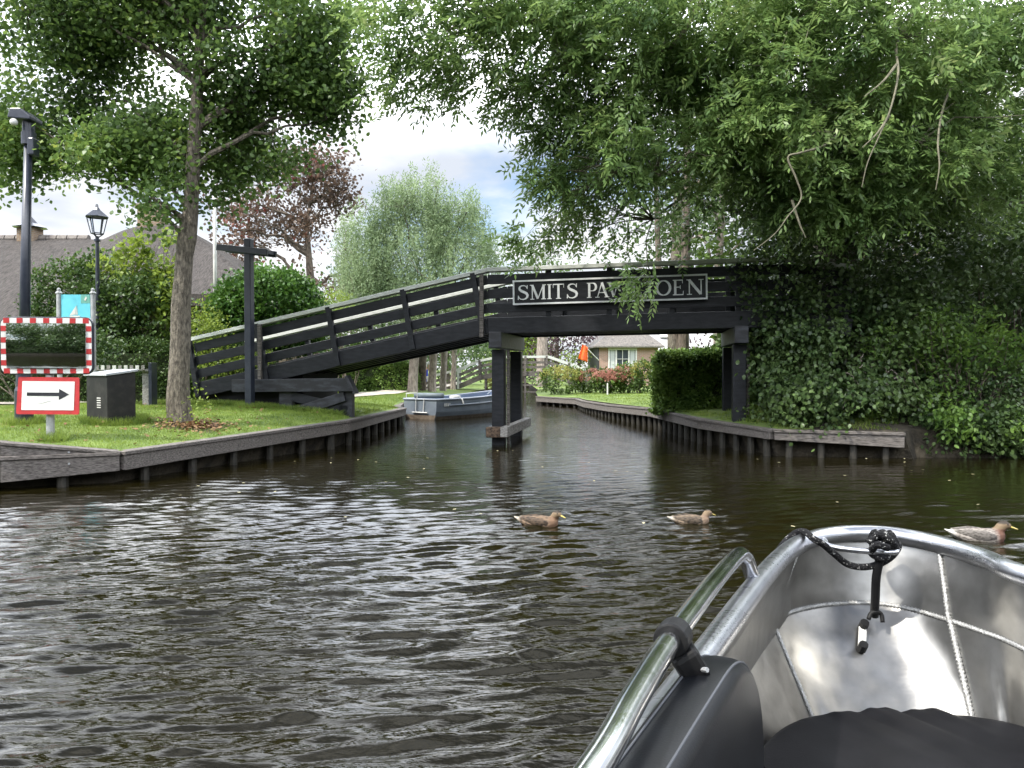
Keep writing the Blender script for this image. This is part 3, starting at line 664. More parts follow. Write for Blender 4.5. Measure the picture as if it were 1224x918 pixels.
# trestle under the left ramp
tr = MB(); tr.prism([(-5.35, -.09, .97), (-2.75, -.09, 1.0), (-2.88, -.09, 1.26), (-5.35, -.09, 1.22)], (0, -.10, 0)); tr.build('trestle_beam', M['black_worn'], br, bevel=.008)
tr = MB(); tr.beam((-2.88, -.28, 1.30), (-2.70, -.28, .97), .2, .05, up=(1, 0, 0)); tr.build('end_strip', M['black_worn'], br, bevel=.005)
for u in (-4.25, -3.0):
    gp = MB(); gp.box((u, -.02, .72), (.28, .14, .60)); gp.build('trestle_post', M['black_worn'], br, bevel=.01)
gp = MB(); gp.beam((-4.15, -.12, .55), (-3.0, -.12, .90), .05, .19); gp.build('brace', M['black_worn'], br, bevel=.008)
gp = MB(); gp.beam((-4.15, -.065, .90), (-2.95, -.065, .62), .05, .19); gp.build('brace', M['black'], br, bevel=.008)
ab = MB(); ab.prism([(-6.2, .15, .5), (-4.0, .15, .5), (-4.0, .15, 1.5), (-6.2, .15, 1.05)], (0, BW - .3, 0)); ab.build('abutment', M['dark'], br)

# sign board with hand-built serif letters
SW, SH = 3.52, .455
su, sz0 = .33, deck_z(.33) + .215
slope = (2.48 - 2.40) / (UR - UM)
sg = bpy.data.objects.new('name_board', None); link(sg, br); sg.location = (su, -.115, sz0); sg.rotation_euler = (0, -math.atan(slope) * 1.0, 0)
q = MB(); q.box((SW / 2, 0, SH / 2), (SW, .04, SH)); q.build('board', M['black'], sg)
q = MB(); fw = .03
for (a0, a1) in (((0, 0), (SW, fw)), ((0, SH - fw), (SW, SH)), ((0, fw), (fw, SH - fw)), ((SW - fw, fw), (SW, SH - fw))):
    q.box(((a0[0] + a1[0]) / 2, -.03, (a0[1] + a1[1]) / 2), (a1[0] - a0[0], .022, a1[1] - a0[1]))
q.build('frame', M['letter'], sg)
TH, TN = .055, .024            # thick and thin strokes
def letter_strokes(ch):
    'strokes in a box 1 high: list of (points, widths); unit = cap height'
    T, N_, s = .16, .065, .05
    def serif(x, y, w=.32): return ([(x - w / 2, y), (x + w / 2, y)], [s, s])
    def arc(cx, cy, rx, ry, a0, a1, wa, wb, n=22):
        pts, ws = [], []
        for i in range(n + 1):
            a = R(a0 + (a1 - a0) * i / n); pts.append((cx + rx * math.cos(a), cy + ry * math.sin(a))); c_ = abs(math.cos(a)); ws.append(wa + (wb - wa) * c_)
        return (pts, ws)
    h = s / 2
    if ch == 'I': return .36, [([(.18, 0), (.18, 1)], [T, T]), serif(.18, h), serif(.18, 1 - h)]
    if ch == 'T': return .82, [([(.41, 0), (.41, 1)], [T, T]), ([(.02, 1 - h), (.80, 1 - h)], [N_, N_]), serif(.41, h, .36), ([(.035, 1), (.035, .74)], [s, s * .6]), ([(.785, 1), (.785, .74)], [s, s * .6])]
    if ch == 'L': return .72, [([(.18, 0), (.18, 1)], [T, T]), serif(.18, 1 - h), ([(.02, h), (.68, h)], [N_, N_]), ([(.67, 0), (.69, .28)], [s, s * .6])]
    if ch == 'E': return .76, [([(.18, 0), (.18, 1)], [T, T]), ([(.02, h), (.72, h)], [N_, N_]), ([(.02, 1 - h), (.68, 1 - h)], [N_, N_]), ([(.18, .52), (.52, .52)], [N_, N_]),
                               ([(.70, 0), (.73, .27)], [s, s * .6]), ([(.665, 1), (.67, .76)], [s, s * .6]), ([(.52, .40), (.52, .64)], [s, s])]
    if ch == 'N': return .98, [([(.16, 0), (.16, 1)], [N_, N_]), ([(.82, 0), (.82, 1)], [N_, N_]), ([(.14, .98), (.80, .03)], [T, T]), serif(.16, h, .28), serif(.12, 1 - h, .24), serif(.82, 1 - h, .28)]
    if ch == 'M': return 1.14, [([(.17, 0), (.17, 1)], [N_, N_]), ([(.96, 0), (.96, 1)], [T, T]), ([(.17, .98), (.56, .05)], [T, T]), ([(.56, .05), (.94, .98)], [N_, N_]), serif(.17, h, .28), serif(.12, 1 - h, .22), serif(.96, h, .34), serif(1.0, 1 - h, .26)]
    if ch == 'A': return .96, [([(.46, 1.0), (.80, .02)], [T, T]), ([(.46, .98), (.16, .02)], [N_, N_]), ([(.26, .33), (.70, .33)], [N_, N_]), serif(.16, h, .28), serif(.80, h, .32)]
    if ch == 'V': return .96, [([(.18, .98), (.50, .02)], [T, T]), ([(.50, .02), (.80, .98)], [N_, N_]), serif(.18, 1 - h, .32), serif(.80, 1 - h, .28)]
    if ch == 'P': return .76, [([(.18, 0), (.18, 1)], [T, T]), serif(.18, h), ([(.02, 1 - h), (.42, 1 - h)], [s, s]), ([(.18, .46), (.42, .46)], [s, s]), arc(.42, .72, .235, .255, -90, 90, s, T)]
    if ch == 'J': return .50, [([(.30, .2), (.30, 1)], [T, T]), serif(.30, 1 - h), arc(.12, .12, .18, .16, -130, 10, s, T * .9)]
    if ch == 'O': return 1.0, [arc(.5, .5, .40, .47, 0, 360, N_, T, 40)]
    if ch == 'S':
        pts = [(.58, .76), (.56, .86), (.50, .93), (.40, .965), (.28, .955), (.19, .90), (.145, .80), (.17, .69), (.27, .60), (.42, .52), (.55, .43), (.61, .31), (.59, .17), (.49, .07), (.36, .03), (.22, .05), (.13, .13), (.09, .26)]
        ws = [.04, .05, .055, .065, .08, .10, .12, .145, .165, .17, .165, .145, .12, .09, .07, .06, .05, .04]
        return .70, [(pts, ws), ([(.60, .72), (.60, .99)], [s * .5, s]), ([(.075, .01), (.075, .30)], [s, s * .5])]
    return .5, []
def write(text, x_starts, hgt, z0, y0, parent, m, widths=None):
    q = MB(); lay = 0
    for i, ch in enumerate(text):
        adv, st = letter_strokes(ch)
        sx = 1.0 if widths is None else widths[i] / adv
        for pts, ws in st:
            lay += 1; yy = y0 - .0004 * (lay % 9); n = len(pts); Lf, Rt = [], []
            for j in range(n):
                a, b_ = pts[max(j - 1, 0)], pts[min(j + 1, n - 1)]; dx, dz = (b_[0] - a[0]), (b_[1] - a[1]); l = math.hypot(dx, dz) or 1
                nx_, nz_ = -dz / l * ws[j] / 2, dx / l * ws[j] / 2
                Lf.append((x_starts[i] + (pts[j][0] + nx_) * hgt * sx, pts[j][1] * hgt + nz_ * hgt)); Rt.append((x_starts[i] + (pts[j][0] - nx_) * hgt * sx, pts[j][1] * hgt - nz_ * hgt))
            vs = [(p[0], yy, z0 + p[1]) for p in Lf] + [(p[0], yy, z0 + p[1]) for p in Rt] + [(p[0], y0 + .006, z0 + p[1]) for p in Lf] + [(p[0], y0 + .006, z0 + p[1]) for p in Rt]
            fs = []
            for j in range(n - 1):
                fs += [(j, j + 1, n + j + 1, n + j), (j, 2 * n + j, 2 * n + j + 1, j + 1), (n + j, n + j + 1, 3 * n + j + 1, 3 * n + j)]
            q.add(vs, fs)
    return q.build('lettering', m, parent)
txt = 'SMITSPAVILJOEN'
# left edges and right edges measured on the board (photograph columns 614..845)
le = [619, 635, 656, 663, 679, 704, 714, 728, 748, 757, 772, 785, 805, 821]
re_ = [634, 655, 662, 677, 694, 717, 731, 744, 754, 769, 782, 804, 818, 841]
f_ = lambda px: (px - 614) / 231.0 * SW
write(txt, [f_(a) for a in le], SH * .60, SH * .20, -.031, sg, M['letter'], [(f_(b_) - f_(a)) / (SH * .60) for a, b_ in zip(le, re_)])

# ------------------------------------------------------------------ signs, posts and lamps on the left bank
def ball(mb, c, r, n=10, sz=1.0):
    mb.lathe([(max(.0005, r * math.sin(math.pi * i / 8)), -r * sz * math.cos(math.pi * i / 8)) for i in range(9)], n, c)
# traffic mirror and arrow board share one post: one thing
ms = G(55, 521, .55); ms.z = H(ms.x, ms.y)
mo = thing('traffic_mirror', 'rectangular traffic mirror with red and white border on a steel post by the water', 'traffic mirror', ms + Vector((.05, 0, 0)), R(6))
q = MB(); q.lathe([(.05, -.3), (.05, 1.0)], 14); q.build('post', M['steel'], mo, smooth=False)
zc0 = 1.745 - ms.z
def rrect(w_, h_, r_, n=6):
    pts = []
    for cx_, cz_, a0 in ((w_ / 2 - r_, h_ / 2 - r_, 0), (-w_ / 2 + r_, h_ / 2 - r_, 90), (-w_ / 2 + r_, -h_ / 2 + r_, 180), (w_ / 2 - r_, -h_ / 2 + r_, 270)):
        for i in range(n + 1):
            a = R(a0 + 90 * i / n); pts.append((cx_ + r_ * math.cos(a), cz_ + r_ * math.sin(a)))
    return pts
MW, MH = 1.16, .76
q = MB(); q.prism([(x, -.02, zc0 + z) for x, z in rrect(MW, MH, .10)], (0, -.05, 0)); q.build('back_shell', M['lamp'], mo, bevel=.006)
q = MB(); q.prism([(x, -.072, zc0 + z) for x, z in rrect(MW - .03, MH - .03, .09)], (0, -.006, 0)); q.build('border', M['white'], mo)
q = MB(); bw = .07
xs_ = [(-.495 + .165 * i) for i in range(7)]
for i in range(7):
    for sgn in (-1, 1): q.box((xs_[i] + .0, -.0795, zc0 + sgn * (MH / 2 - .05)), (.075, .0022, bw * .95))
for i in range(4):
    for sgn in (-1, 1): q.box((sgn * (MW / 2 - .05), -.0805, zc0 - .225 + .15 * i), (bw * .95, .0022, .07))
q.build('border_stripe', M['red'], mo)
mw, mh = MW - .17, MH - .17; nx_, nz_ = 22, 16; vs = []
for j in range(nz_ + 1):
    for i in range(nx_ + 1):
        x, z = (i / nx_ - .5) * mw, (j / nz_ - .5) * mh; vs.append((x, -.083 - .035 * (1 - (x / (mw / 2)) ** 2 * .6 - (z / (mh / 2)) ** 2 * .4) + .0, zc0 + z))
q = MB(); q.add(vs, [(j * (nx_ + 1) + i, j * (nx_ + 1) + i + 1, (j + 1) * (nx_ + 1) + i + 1, (j + 1) * (nx_ + 1) + i) for j in range(nz_) for i in range(nx_)]); q.build('mirror_glass', M['mirror'], mo, smooth=True)
ar = bpy.data.objects.new('arrow_board', None); link(ar, mo); ar.location = (.02, -.075, 1.085 - ms.z); ar.rotation_euler = (R(-4), R(.6), R(-3))
AW, AH = .78, .49
q = MB(); q.prism([(x * (1.03 if z < 0 else 1), 0, z) for x, z in rrect(AW, AH, .02, 3)], (0, -.015, 0)); q.build('panel', M['red'], ar)
q = MB(); q.prism([(x, -.0165, z) for x, z in rrect(AW - .11, AH - .11, .005, 2)], (0, -.003, 0)); q.build('white_field', M['white'], ar)
q = MB(); q.prism([(-.27, -.0205, .042), (-.27, -.0205, -.004), (.14, -.0205, -.004), (.14, -.0205, -.055), (.27, -.0205, .018), (.14, -.0205, .092), (.14, -.0205, .042)], (0, -.002, 0)); q.build('arrow', M['black'], ar)
q = MB(); q.tube([(-.16, -.021, -.085), (-.08, -.021, -.095), (0, -.021, -.07), (.04, -.021, -.068)], .004, 5); q.build('scratch', M['steel'], ar)

# tall lamp post
lb = Vector((-7.32, 11.6, H(-7.32, 11.6)))
lo = thing('lamp_post', 'tall blue-black lamp post with a wedge-shaped head behind the traffic mirror', 'lamp post', lb)
q = MB(); q.lathe([(.125, -.2), (.125, .5), (.105, .56), (.10, .8)], 18); q.build('base', M['lamp'], lo)
q = MB(); q.tube([(0, 0, .7), (.05, 0, 2.4), (.12, 0, 4.35)], [.085, .068, .055], 16); q.build('pole', M['lamp'], lo, smooth=True)
q = MB(); q.tube([(.12, 0, 4.33), (.122, 0, 4.5)], [.085, .085], 14); q.tube([(.122, 0, 4.16), (.122, 0, 4.34)], .10, 14); q.build('collar', M['lamp'], lo)
q = MB(); q.prism([(-.10, -.16, 4.52), (.24, -.16, 4.49), (.24, -.16, 4.55), (.10, -.16, 4.66), (-.06, -.16, 4.66)], (0, .32, 0)); q.build('lamp_head', M['lamp'], lo, bevel=.015)
q = MB(); ball(q, (.0, -.15, 4.45), .055); q.build('sensor', M['white'], lo, smooth=True)
q = MB(); q.box((.2, -.02, 4.12), (.1, .16, .26)); q.build('bracket', M['lamp'], lo, bevel=.02)

# lantern
lp = Vector(((118 - 612) / FPX * 18, 18, H(-9.6, 18)))
la = thing('lantern_post', 'slim black post carrying a glazed hexagonal lantern above the hedge', 'street lamp', lp)
zt = CAM_H + (HZ - 283) / FPX * 18 - lp.z
LS = .86
q = MB(); q.tube([(0, 0, -.2), (0, 0, 1.0)], .075, 12); q.tube([(0, 0, .9), (0, 0, zt)], [.055, .04], 12); q.lathe([(.07, 0), (.07, .05)], 12, (0, 0, zt - .12)); q.build('pole', M['lamp'], la)
def hexring(r_, z, n=6): return [(r_ * math.cos(2 * math.pi * (k + .5) / n), r_ * math.sin(2 * math.pi * (k + .5) / n), z) for k in range(n)]
lg = MB()
for k in range(6):
    a, b_ = hexring(.15 * LS, zt + .06)[k], hexring(.25 * LS, zt + .44)[k]; lg.tube([a, b_], .012, 5)
for r_, z in ((.15 * LS, zt + .06), (.25 * LS, zt + .44)):
    h_ = hexring(r_, z)
    for k in range(6): lg.tube([h_[k], h_[(k + 1) % 6]], .014, 5)
for k in range(3): lg.tube([(0, 0, zt - .05), hexring(.15 * LS, zt + .06)[2 * k]], .014, 5)
lg.build('lantern_frame', M['lamp'], la)
gm = bpy.data.materials.new('lantern_glass'); gm.use_nodes = True; gb = gm.node_tree.nodes['Principled BSDF']; gb.inputs['Transmission Weight'].default_value = 1; gb.inputs['Roughness'].default_value = .05; gb.inputs['IOR'].default_value = 1.05; gb.inputs['Base Color'].default_value = (.9, .93, .95, 1)
q = MB(); q.loft([hexring(.145 * LS, zt + .065), hexring(.245 * LS, zt + .435)], caps=False); q.build('glass', gm, la)
q = MB(); q.lathe([(.27, zt + .44), (.21, zt + .49), (.085, zt + .60), (.045, zt + .66), (.025, zt + .74)], 6); q.build('lantern_roof', M['lamp'], la)

# information board
ib = thing('information_board', 'turquoise information board with a white sailing boat between two capped posts', 'sign', (-7.6, 13.4, H(-7.6, 13.4)), R(3))
zb = ib.location.z; d_ = 13.4
x0_, x1_ = (72 - 612) / FPX * d_ + 7.6, (111.5 - 612) / FPX * d_ + 7.6
ztop = CAM_H + (HZ - 350) / FPX * d_ - zb
for x in (x0_, x1_):
    q = MB(); q.lathe([(.04, -.3), (.04, ztop - .02), (.055, ztop - .018), (.055, ztop), (.03, ztop + .02), (.032, ztop + .06), (.001, ztop + .085)], 14, (x, 0, 0)); q.build('post', M['steel'], ib)
pw = x1_ - x0_ - .085; cxm = (x0_ + x1_) / 2; pt = ztop - .035; ph = .98
q = MB(); q.box((cxm, 0, pt - ph / 2), (pw, .03, ph)); q.build('panel', M['teal'], ib)
q = MB(); q.box((cxm + pw * .34, -.0165, pt - .075), (pw * .31, .003, .145)); q.build('corner_field', M['teal_dark'], ib)
q = MB(); sx_, sz_ = cxm - .01, pt - .375
q.prism([(sx_ - .09, -.0165, sz_ + .02), (sx_ + .02, -.0165, sz_ + .18), (sx_ + .012, -.0165, sz_ + .03)], (0, -.003, 0))
q.prism([(sx_ + .03, -.0165, sz_ + .2), (sx_ + .045, -.0165, sz_ + .03), (sx_ + .02, -.0165, sz_ + .03)], (0, -.003, 0))
q.prism([(sx_ - .1, -.0165, sz_ + .012), (sx_ + .09, -.0165, sz_ + .012), (sx_ + .06, -.0165, sz_ - .03), (sx_ - .06, -.0165, sz_ - .03)], (0, -.003, 0))
q.prism([(cxm + pw * .30, -.019, pt - .09), (cxm + pw * .36, -.019, pt - .03), (cxm + pw * .40, -.019, pt - .06), (cxm + pw * .345, -.019, pt - .11)], (0, -.003, 0))
for i in range(8): q.box((cxm - .16 + i * .042, -.018, sz_ - .095), (.013 if i % 3 else .024, .003, .062))
for i in range(4): q.box((cxm - .14 + i * .08, -.0195, sz_ - .122 + (i % 2) * .055), (.04, .002, .011))
q.build('print', M['white'], ib)

# black cabinet
cb0 = Vector((-6.02, 11.5, 0)); a_, b_ = R(57.6), R(147.6)
cxy = cb0 + Vector((math.cos(a_), math.sin(a_), 0)) * .225 + Vector((math.cos(b_), math.sin(b_), 0)) * .28
co = thing('utility_cabinet', 'squat black utility cabinet with a sloping pale lid on the grass', 'cabinet', (cxy.x, cxy.y, H(cxy.x, cxy.y) - .03), a_)
M['cab'] = mat('sooty_black_metal', (0.006, 0.006, 0.006), 0.55, base2=(0.03, 0.028, 0.025), nscale=7, mix=(.45, .8), bump=(40, .3, .004))
q = MB(); q.prism([(-.225, -.28, 0), (.225, -.28, 0), (.225, -.28, .80), (-.225, -.28, .74)], (0, .56, 0)); q.build('body', M['cab'], co, bevel=.01)
M['lid'] = mat('pale_grey_lid', (0.3, 0.32, 0.35), .5, base2=(.42, .44, .46), nscale=5)
q = MB(); q.prism([(-.255, -.31, .743), (.255, -.31, .81), (.255, -.31, .845), (-.255, -.31, .775)], (0, .62, 0)); q.build('lid', M['lid'], co, bevel=.006)
q = MB()
for i in range(5): q.box((-.2275, -.06, .27 + i * .035), (.004, .10, .014))
q.build('vent_plate', M['white'], co)

# low barrier by the hedge
lbz = H(-7.0, 15.3)
fb = thing('low_barrier', 'low dark wooden barrier with a pale slatted top in front of the hedge', 'barrier', (-7.15, 15.2, lbz), R(8))
q = MB(); q.box((-.45, 0, 1.45 - lbz - .04), (1.0, .3, .04)); q.build('top_board', M['pier_wood'], fb, bevel=.006)
for i in range(9):
    q = MB(); q.box((-.88 + i * .105, -.165, 1.45 - lbz + .01), (.06, .02, .09)); q.build('slat', M['white'] if i % 2 else M['pier_wood'], fb)
for x in (.0, -.85):
    q = MB(); q.box((x - .03, 0, (1.4 - lbz) / 2), (.12, .12, 1.4 - lbz)); q.build('post', M['pier_wood'], fb, bevel=.008)
q = MB(); q.box((.09, 0, .42), (.06, .34, .88)); q.build('end_board', M['lamp'], fb, bevel=.006)

# T-shaped post by the ramp
tp_ = Vector((-5.10, 15.05, 0)); tp_.z = H(tp_.x, tp_.y)
to = thing('timber_post', 'tall black timber post with a flat slatted crosspiece beside the bridge ramp', 'post', tp_, R(-14))
zt = CAM_H + (HZ - 286) / FPX * 15.05 - tp_.z
q = MB(); q.box((0, 0, zt / 2 - .15), (.14, .14, zt + .3)); q.build('upright', M['lamp'], to, bevel=.012)
for y in (-.15, .15):
    q = MB(); q.beam((-.60, y, zt - .16), (.50, y, zt - .30), .055, .12); q.build('cross_beam', M['lamp'], to, bevel=.006)
q = MB()
for x in (-.55, -.35, .25, .45): q.box((x, 0, zt - .155 - .127 * (x + .6) + .0), (.06, .245, .05))
q.build('slats', M['lamp'], to)

# white flag pole
fpz = H(-7.4, 19.2)
fo = thing('flag_pole', 'slim white pole rising behind the rounded green shrub', 'flag pole', ((258 - 612) / FPX * 19.2, 19.2, fpz))
q = MB(); q.tube([(0, 0, -.2), (0, 0, 7.2)], [.055, .035], 12); q.build('pole', M['white'], fo, smooth=True); q = MB(); ball(q, (0, 0, 7.24), .06); q.build('finial', M['white'], fo, smooth=True)

# ------------------------------------------------------------------ houses
def slab_roof(q, pts, th=.3):
    'pts: polygon in 3D; thick plate below it'
    q.prism(pts, (0, 0, -th))
th_h = thing('thatched_house', 'long low house with a grey thatched roof behind the bushes', 'house', (-18, 30, .6))
def loc(p, o): return (p[0] - o[0], p[1] - o[1], p[2] - o[2])
O = (-18, 30, .6)
zr = 6.45; ze = 3.85
def thatch_grid():
    nx, ny = 120, 46; xs_ = np.linspace(-40, -7.9, nx); ys_ = np.linspace(25.2, 34.8, ny); V = []; 
    for y_ in ys_:
        for x in xs_:
            k_ = min(1, max(0, (-11.6 - x) / .8)); y = y_ if y_ > 30 else 30 - (30 - y_) * (1 + .52 * k_)
            base = zr - (abs(y - 30) / 4.8) ** 1.12 * (zr - ze) if True else 0
            hump = max(0, 1 - ((x + 13.6) / 1.9) ** 2 * .75) ** 1.2 * .62 * max(0, 1 - (abs(y - 30) / 4.8) ** 1.3)
            hip = ze - .02 + max(0, (-7.9 - x)) / 5.2 * (zr + .75 - ze)
            z = min(base + hump, hip + .0)
            z += .035 * mnoise.noise(Vector((x * .8, y * .8, 0))) + .02 * mnoise.noise(Vector((x * 3, y * 3, 0)))
            V.append((x + 18, y - 30, z - .6))
    n = len(V); V = V + [(a, b, min(c, 99) - .38) for a, b, c in V]
    F = []
    for j in range(ny - 1):
        for i in range(nx - 1):
            a = j * nx + i; F.append((a, a + 1, a + nx + 1, a + nx)); F.append((n + a, n + a + nx, n + a + nx + 1, n + a + 1))
    for i in range(nx - 1):
        F.append((i, n + i, n + i + 1, i + 1)); a = (ny - 1) * nx + i; F.append((a, a + 1, n + a + 1, n + a))
    for j in range(ny - 1):
        a = j * nx; F.append((a, a + nx, n + a + nx, n + a)); a = j * nx + nx - 1; F.append((a, n + a, n + a + nx, a + nx))
    return V, F
V, F = thatch_grid(); rf = np_mesh('roof', V, F, M['thatch'], th_h, smooth=False)
q = MB()
for i in range(58):
    x = -39.5 + i * .40
    if x > -15.6: break
    q.tube([(x + 18, 0, zr - .6 - .02), (x + 18 + .36, 0, zr - .6 - .02)], .17, 8)
q.build('ridge_cap', M['ridge_tile'], rf)
q = MB(); q.box((4.15, .0, 6.95 - .6), (.85, .8, 1.4)); q.box((4.15, 0, 7.66 - .6), (.98, .93, .10)); q.build('chimney', M['brick_yellow'], rf)
q = MB()
for x in (3.95, 4.35): q.lathe([(.11, 0), (.09, .28)], 10, (x, 0, 7.70 - .6))
q.build('chimney_pot', M['ridge_tile'], rf)
q = MB(); q.box((-.55, -.1, 6.45 - .6), (.66, .6, .75)); q.build('chimney', M['brick_yellow'], rf)
q = MB(); q.lathe([(.62, 0), (.30, .16), (.12, .36), (.05, .44), (.05, .55)], 8, (-.55, -.1, 6.85 - .6)); q.build('chimney_cap', M['lamp'], rf)
q = MB(); q.prism([(-1.4, -.5, 5.2), (.4, -1.5, 4.9), (.5, -1.45, 5.0), (-1.3, -.4, 5.35)], (0, .05, .1)); q.build('flashing', M['steel'], rf)
q = MB(); q.box((-6.2, 0, 1.5), (31.0, 8.3, 3.6)); q.build('wall', M['brick_yellow'], th_h)
for x in (-2.0, 1.5, 5.0, 8.0):
    q = MB(); q.box((x, -4.16, 1.7), (1.1, .06, 1.0)); wn = q.build('window', M['white'], th_h)
    q = MB(); q.box((x - .26, -4.2, 1.7), (.44, .03, .84)); q.box((x + .26, -4.2, 1.7), (.44, .03, .84)); q.build('pane', M['glass'], wn)

# brick cottage seen under the bridge
hc = thing('brick_cottage', 'small pink-brown brick cottage with a white window seen under the bridge', 'house', (5.05, 45, .4))
q = MB(); q.box((1.72, 3.0, 1.15), (3.45, 6.0, 2.5)); q.build('wall', M['brick'], hc)
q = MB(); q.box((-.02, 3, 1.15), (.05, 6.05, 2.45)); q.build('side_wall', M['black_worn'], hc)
q = MB(); A0, A1, A2, A3 = (-.3, -.35, 2.33), (3.75, -.35, 2.33), (3.75, 6.3, 2.33), (-.3, 6.3, 2.33); T0, T1 = (1.72, 1.5, 4.1), (1.72, 4.6, 4.1)
q.add([A0, A1, A2, A3, T0, T1, (-.3, -.35, 2.25), (3.75, -.35, 2.25), (3.75, 6.3, 2.25), (-.3, 6.3, 2.25)], [(0, 1, 4), (1, 2, 5, 4), (2, 3, 5), (3, 0, 4, 5), (0, 6, 7, 1), (1, 7, 8, 2), (2, 8, 9, 3), (3, 9, 6, 0), (6, 9, 8, 7)]); q.build('roof', M['tile'], hc)
wn = MB(); wx, wz, ww, wh = 1.37, 1.56, 1.58, 1.18
for (x, z, a, b_) in ((wx, wz + wh / 2, ww, .09), (wx, wz - wh / 2, ww, .09), (wx - ww / 2, wz, .09, wh + .09), (wx + ww / 2, wz, .09, wh + .09), (wx - .37, wz, .09, wh), (wx + .37, wz, .09, wh), (wx, wz, .03, wh), (wx, wz + .02, .78, .03)):
    wn.box((x, -.03 - .001 * a, z), (a, .07, b_))
wno = wn.build('window', M['white'], hc)
q = MB(); q.box((wx, .0, wz), (ww, .02, wh)); q.build('pane', M['glass'], wno)
for sx_ in (-.58, .58):
    q = MB(); q.box((wx + sx_, -.015, wz), (.26, .012, wh - .1)); q.build('curtain', M['curtain'], wno)
q = MB(); q.box((wx, -.06, wz + wh / 2 + .1), (ww + .25, .12, .05)); q.build('lintel', M['white'], wno)
q = MB(); q.box((wx, -.07, wz - wh / 2 - .07), (ww + .15, .14, .05)); q.build('sill', M['white'], wno)
# flag on the cottage
fl = thing('cottage_flag', 'orange-red flag on a slanted pole at the cottage corner', 'flag', (5.0, 44.6, 1.9))
q = MB(); q.tube([(0, 0, 0), (-1.0, -.5, .95)], .025, 6); q.build('pole', M['white'], fl)
vs = []; nx_, nz_ = 10, 8
for j in range(nz_ + 1):
    for i in range(nx_ + 1):
        u, v_ = i / nx_, j / nz_; vs.append((-.98 + u * .30 - .25 * v_ * (1 - u), -.48 + .09 * math.sin(u * 9) + .05 * v_, .93 - v_ * .85 - u * .2))
q = MB(); q.add(vs, [(j * (nx_ + 1) + i, j * (nx_ + 1) + i + 1, (j + 1) * (nx_ + 1) + i + 1, (j + 1) * (nx_ + 1) + i) for j in range(nz_) for i in range(nx_)]); fo_ = q.build('cloth', M['orange'], fl, smooth=True)
sm = fo_.modifiers.new('s', 'SOLIDIFY'); sm.thickness = .006
# grey roofed neighbour
h2 = thing('grey_house', 'pale grey roofed house standing behind and right of the brick cottage', 'house', (12.8, 58, .4))
q = MB(); q.box((0, 3, 1.2), (7, 6, 2.6)); q.build('wall', M['brick'], h2)
q = MB(); M['pale_roof'] = mat('pale_grey_roof', (.28, .28, .28), .8, base2=(.38, .38, .38), nscale=5)
q.add([(-3.8, -.5, 2.3), (3.8, -.5, 2.3), (3.8, 6.5, 2.3), (-3.8, 6.5, 2.3), (-3.8, 3, 5.0), (3.8, 3, 5.0)], [(0, 1, 5, 4), (2, 3, 4, 5), (0, 4, 3), (1, 2, 5), (0, 3, 2, 1)]); q.build('roof', M['pale_roof'], h2)
q = MB(); q.prism([(-1.6, -.1 + .75, 3.35), (.6, -.1 + .75, 3.35), (.6, .45 + .75, 3.75), (-1.6, .45 + .75, 3.75)], (0, -.05, .07)); q.build('skylight', M['white'], h2)

# ------------------------------------------------------------------ second footbridge
b2 = thing('footbridge', 'smaller grey footbridge with a pale handrail in the distance beyond the moored boat', 'bridge', (0, 38, 0))
prof = [(-4.4, .95), (-2.7, 1.36), (-1.6, 1.82), (-.7, 2.0), (1.8, 2.02), (3.9, 1.3), (4.9, .95)]
for v, side in ((0, 1), (1.5, -1)):
    for nm, dz, h_, mm in (('handrail', 0, .09, 'rail_cap'), ('rail_board', -.28, .12, 'grey_wood'), ('rail_board', -.52, .12, 'grey_wood'), ('edge_beam', -.85, .24, 'grey_wood')):
        q = MB()
        for (u0, z0), (u1, z1) in zip(prof[:-1], prof[1:]): q.beam((u0, v, z0 + dz), (u1, v, z1 + dz), .12 if dz == 0 else .05, h_)
        q.build(nm, M[mm], b2)
    for u in (-4.3, -2.65, -1.6, -.7, .65, 1.7, 2.8, 3.8, 4.8):
        z = float(np.interp(u, [p[0] for p in prof], [p[1] for p in prof])); q = MB(); q.box((u, v - side * .06, z - .46), (.10, .09, .98)); q.build('rail_post', M['grey_wood'] if u > -2 else M['rail_cap'], b2)
q = MB()
for (u0, z0), (u1, z1) in zip(prof[:-1], prof[1:]): q.beam((u0, .75, z0 - .80), (u1, .75, z1 - .80), 1.4, .06)
q.build('deck', M['black_worn'], b2)
for u in (-1.3, .65, 1.7):
    for v in (.05, 1.45):
        q = MB(); q.box((u, v, .35), (.09, .09, 1.9)); q.build('pier_post', M['grey_wood'], b2)
q = MB(); q.box((.65, .05, .28), (1.1, .08, .07)); q.box((.65, .05, .62), (1.6, .08, .07)); q.build('brace', M['grey_wood'], b2)

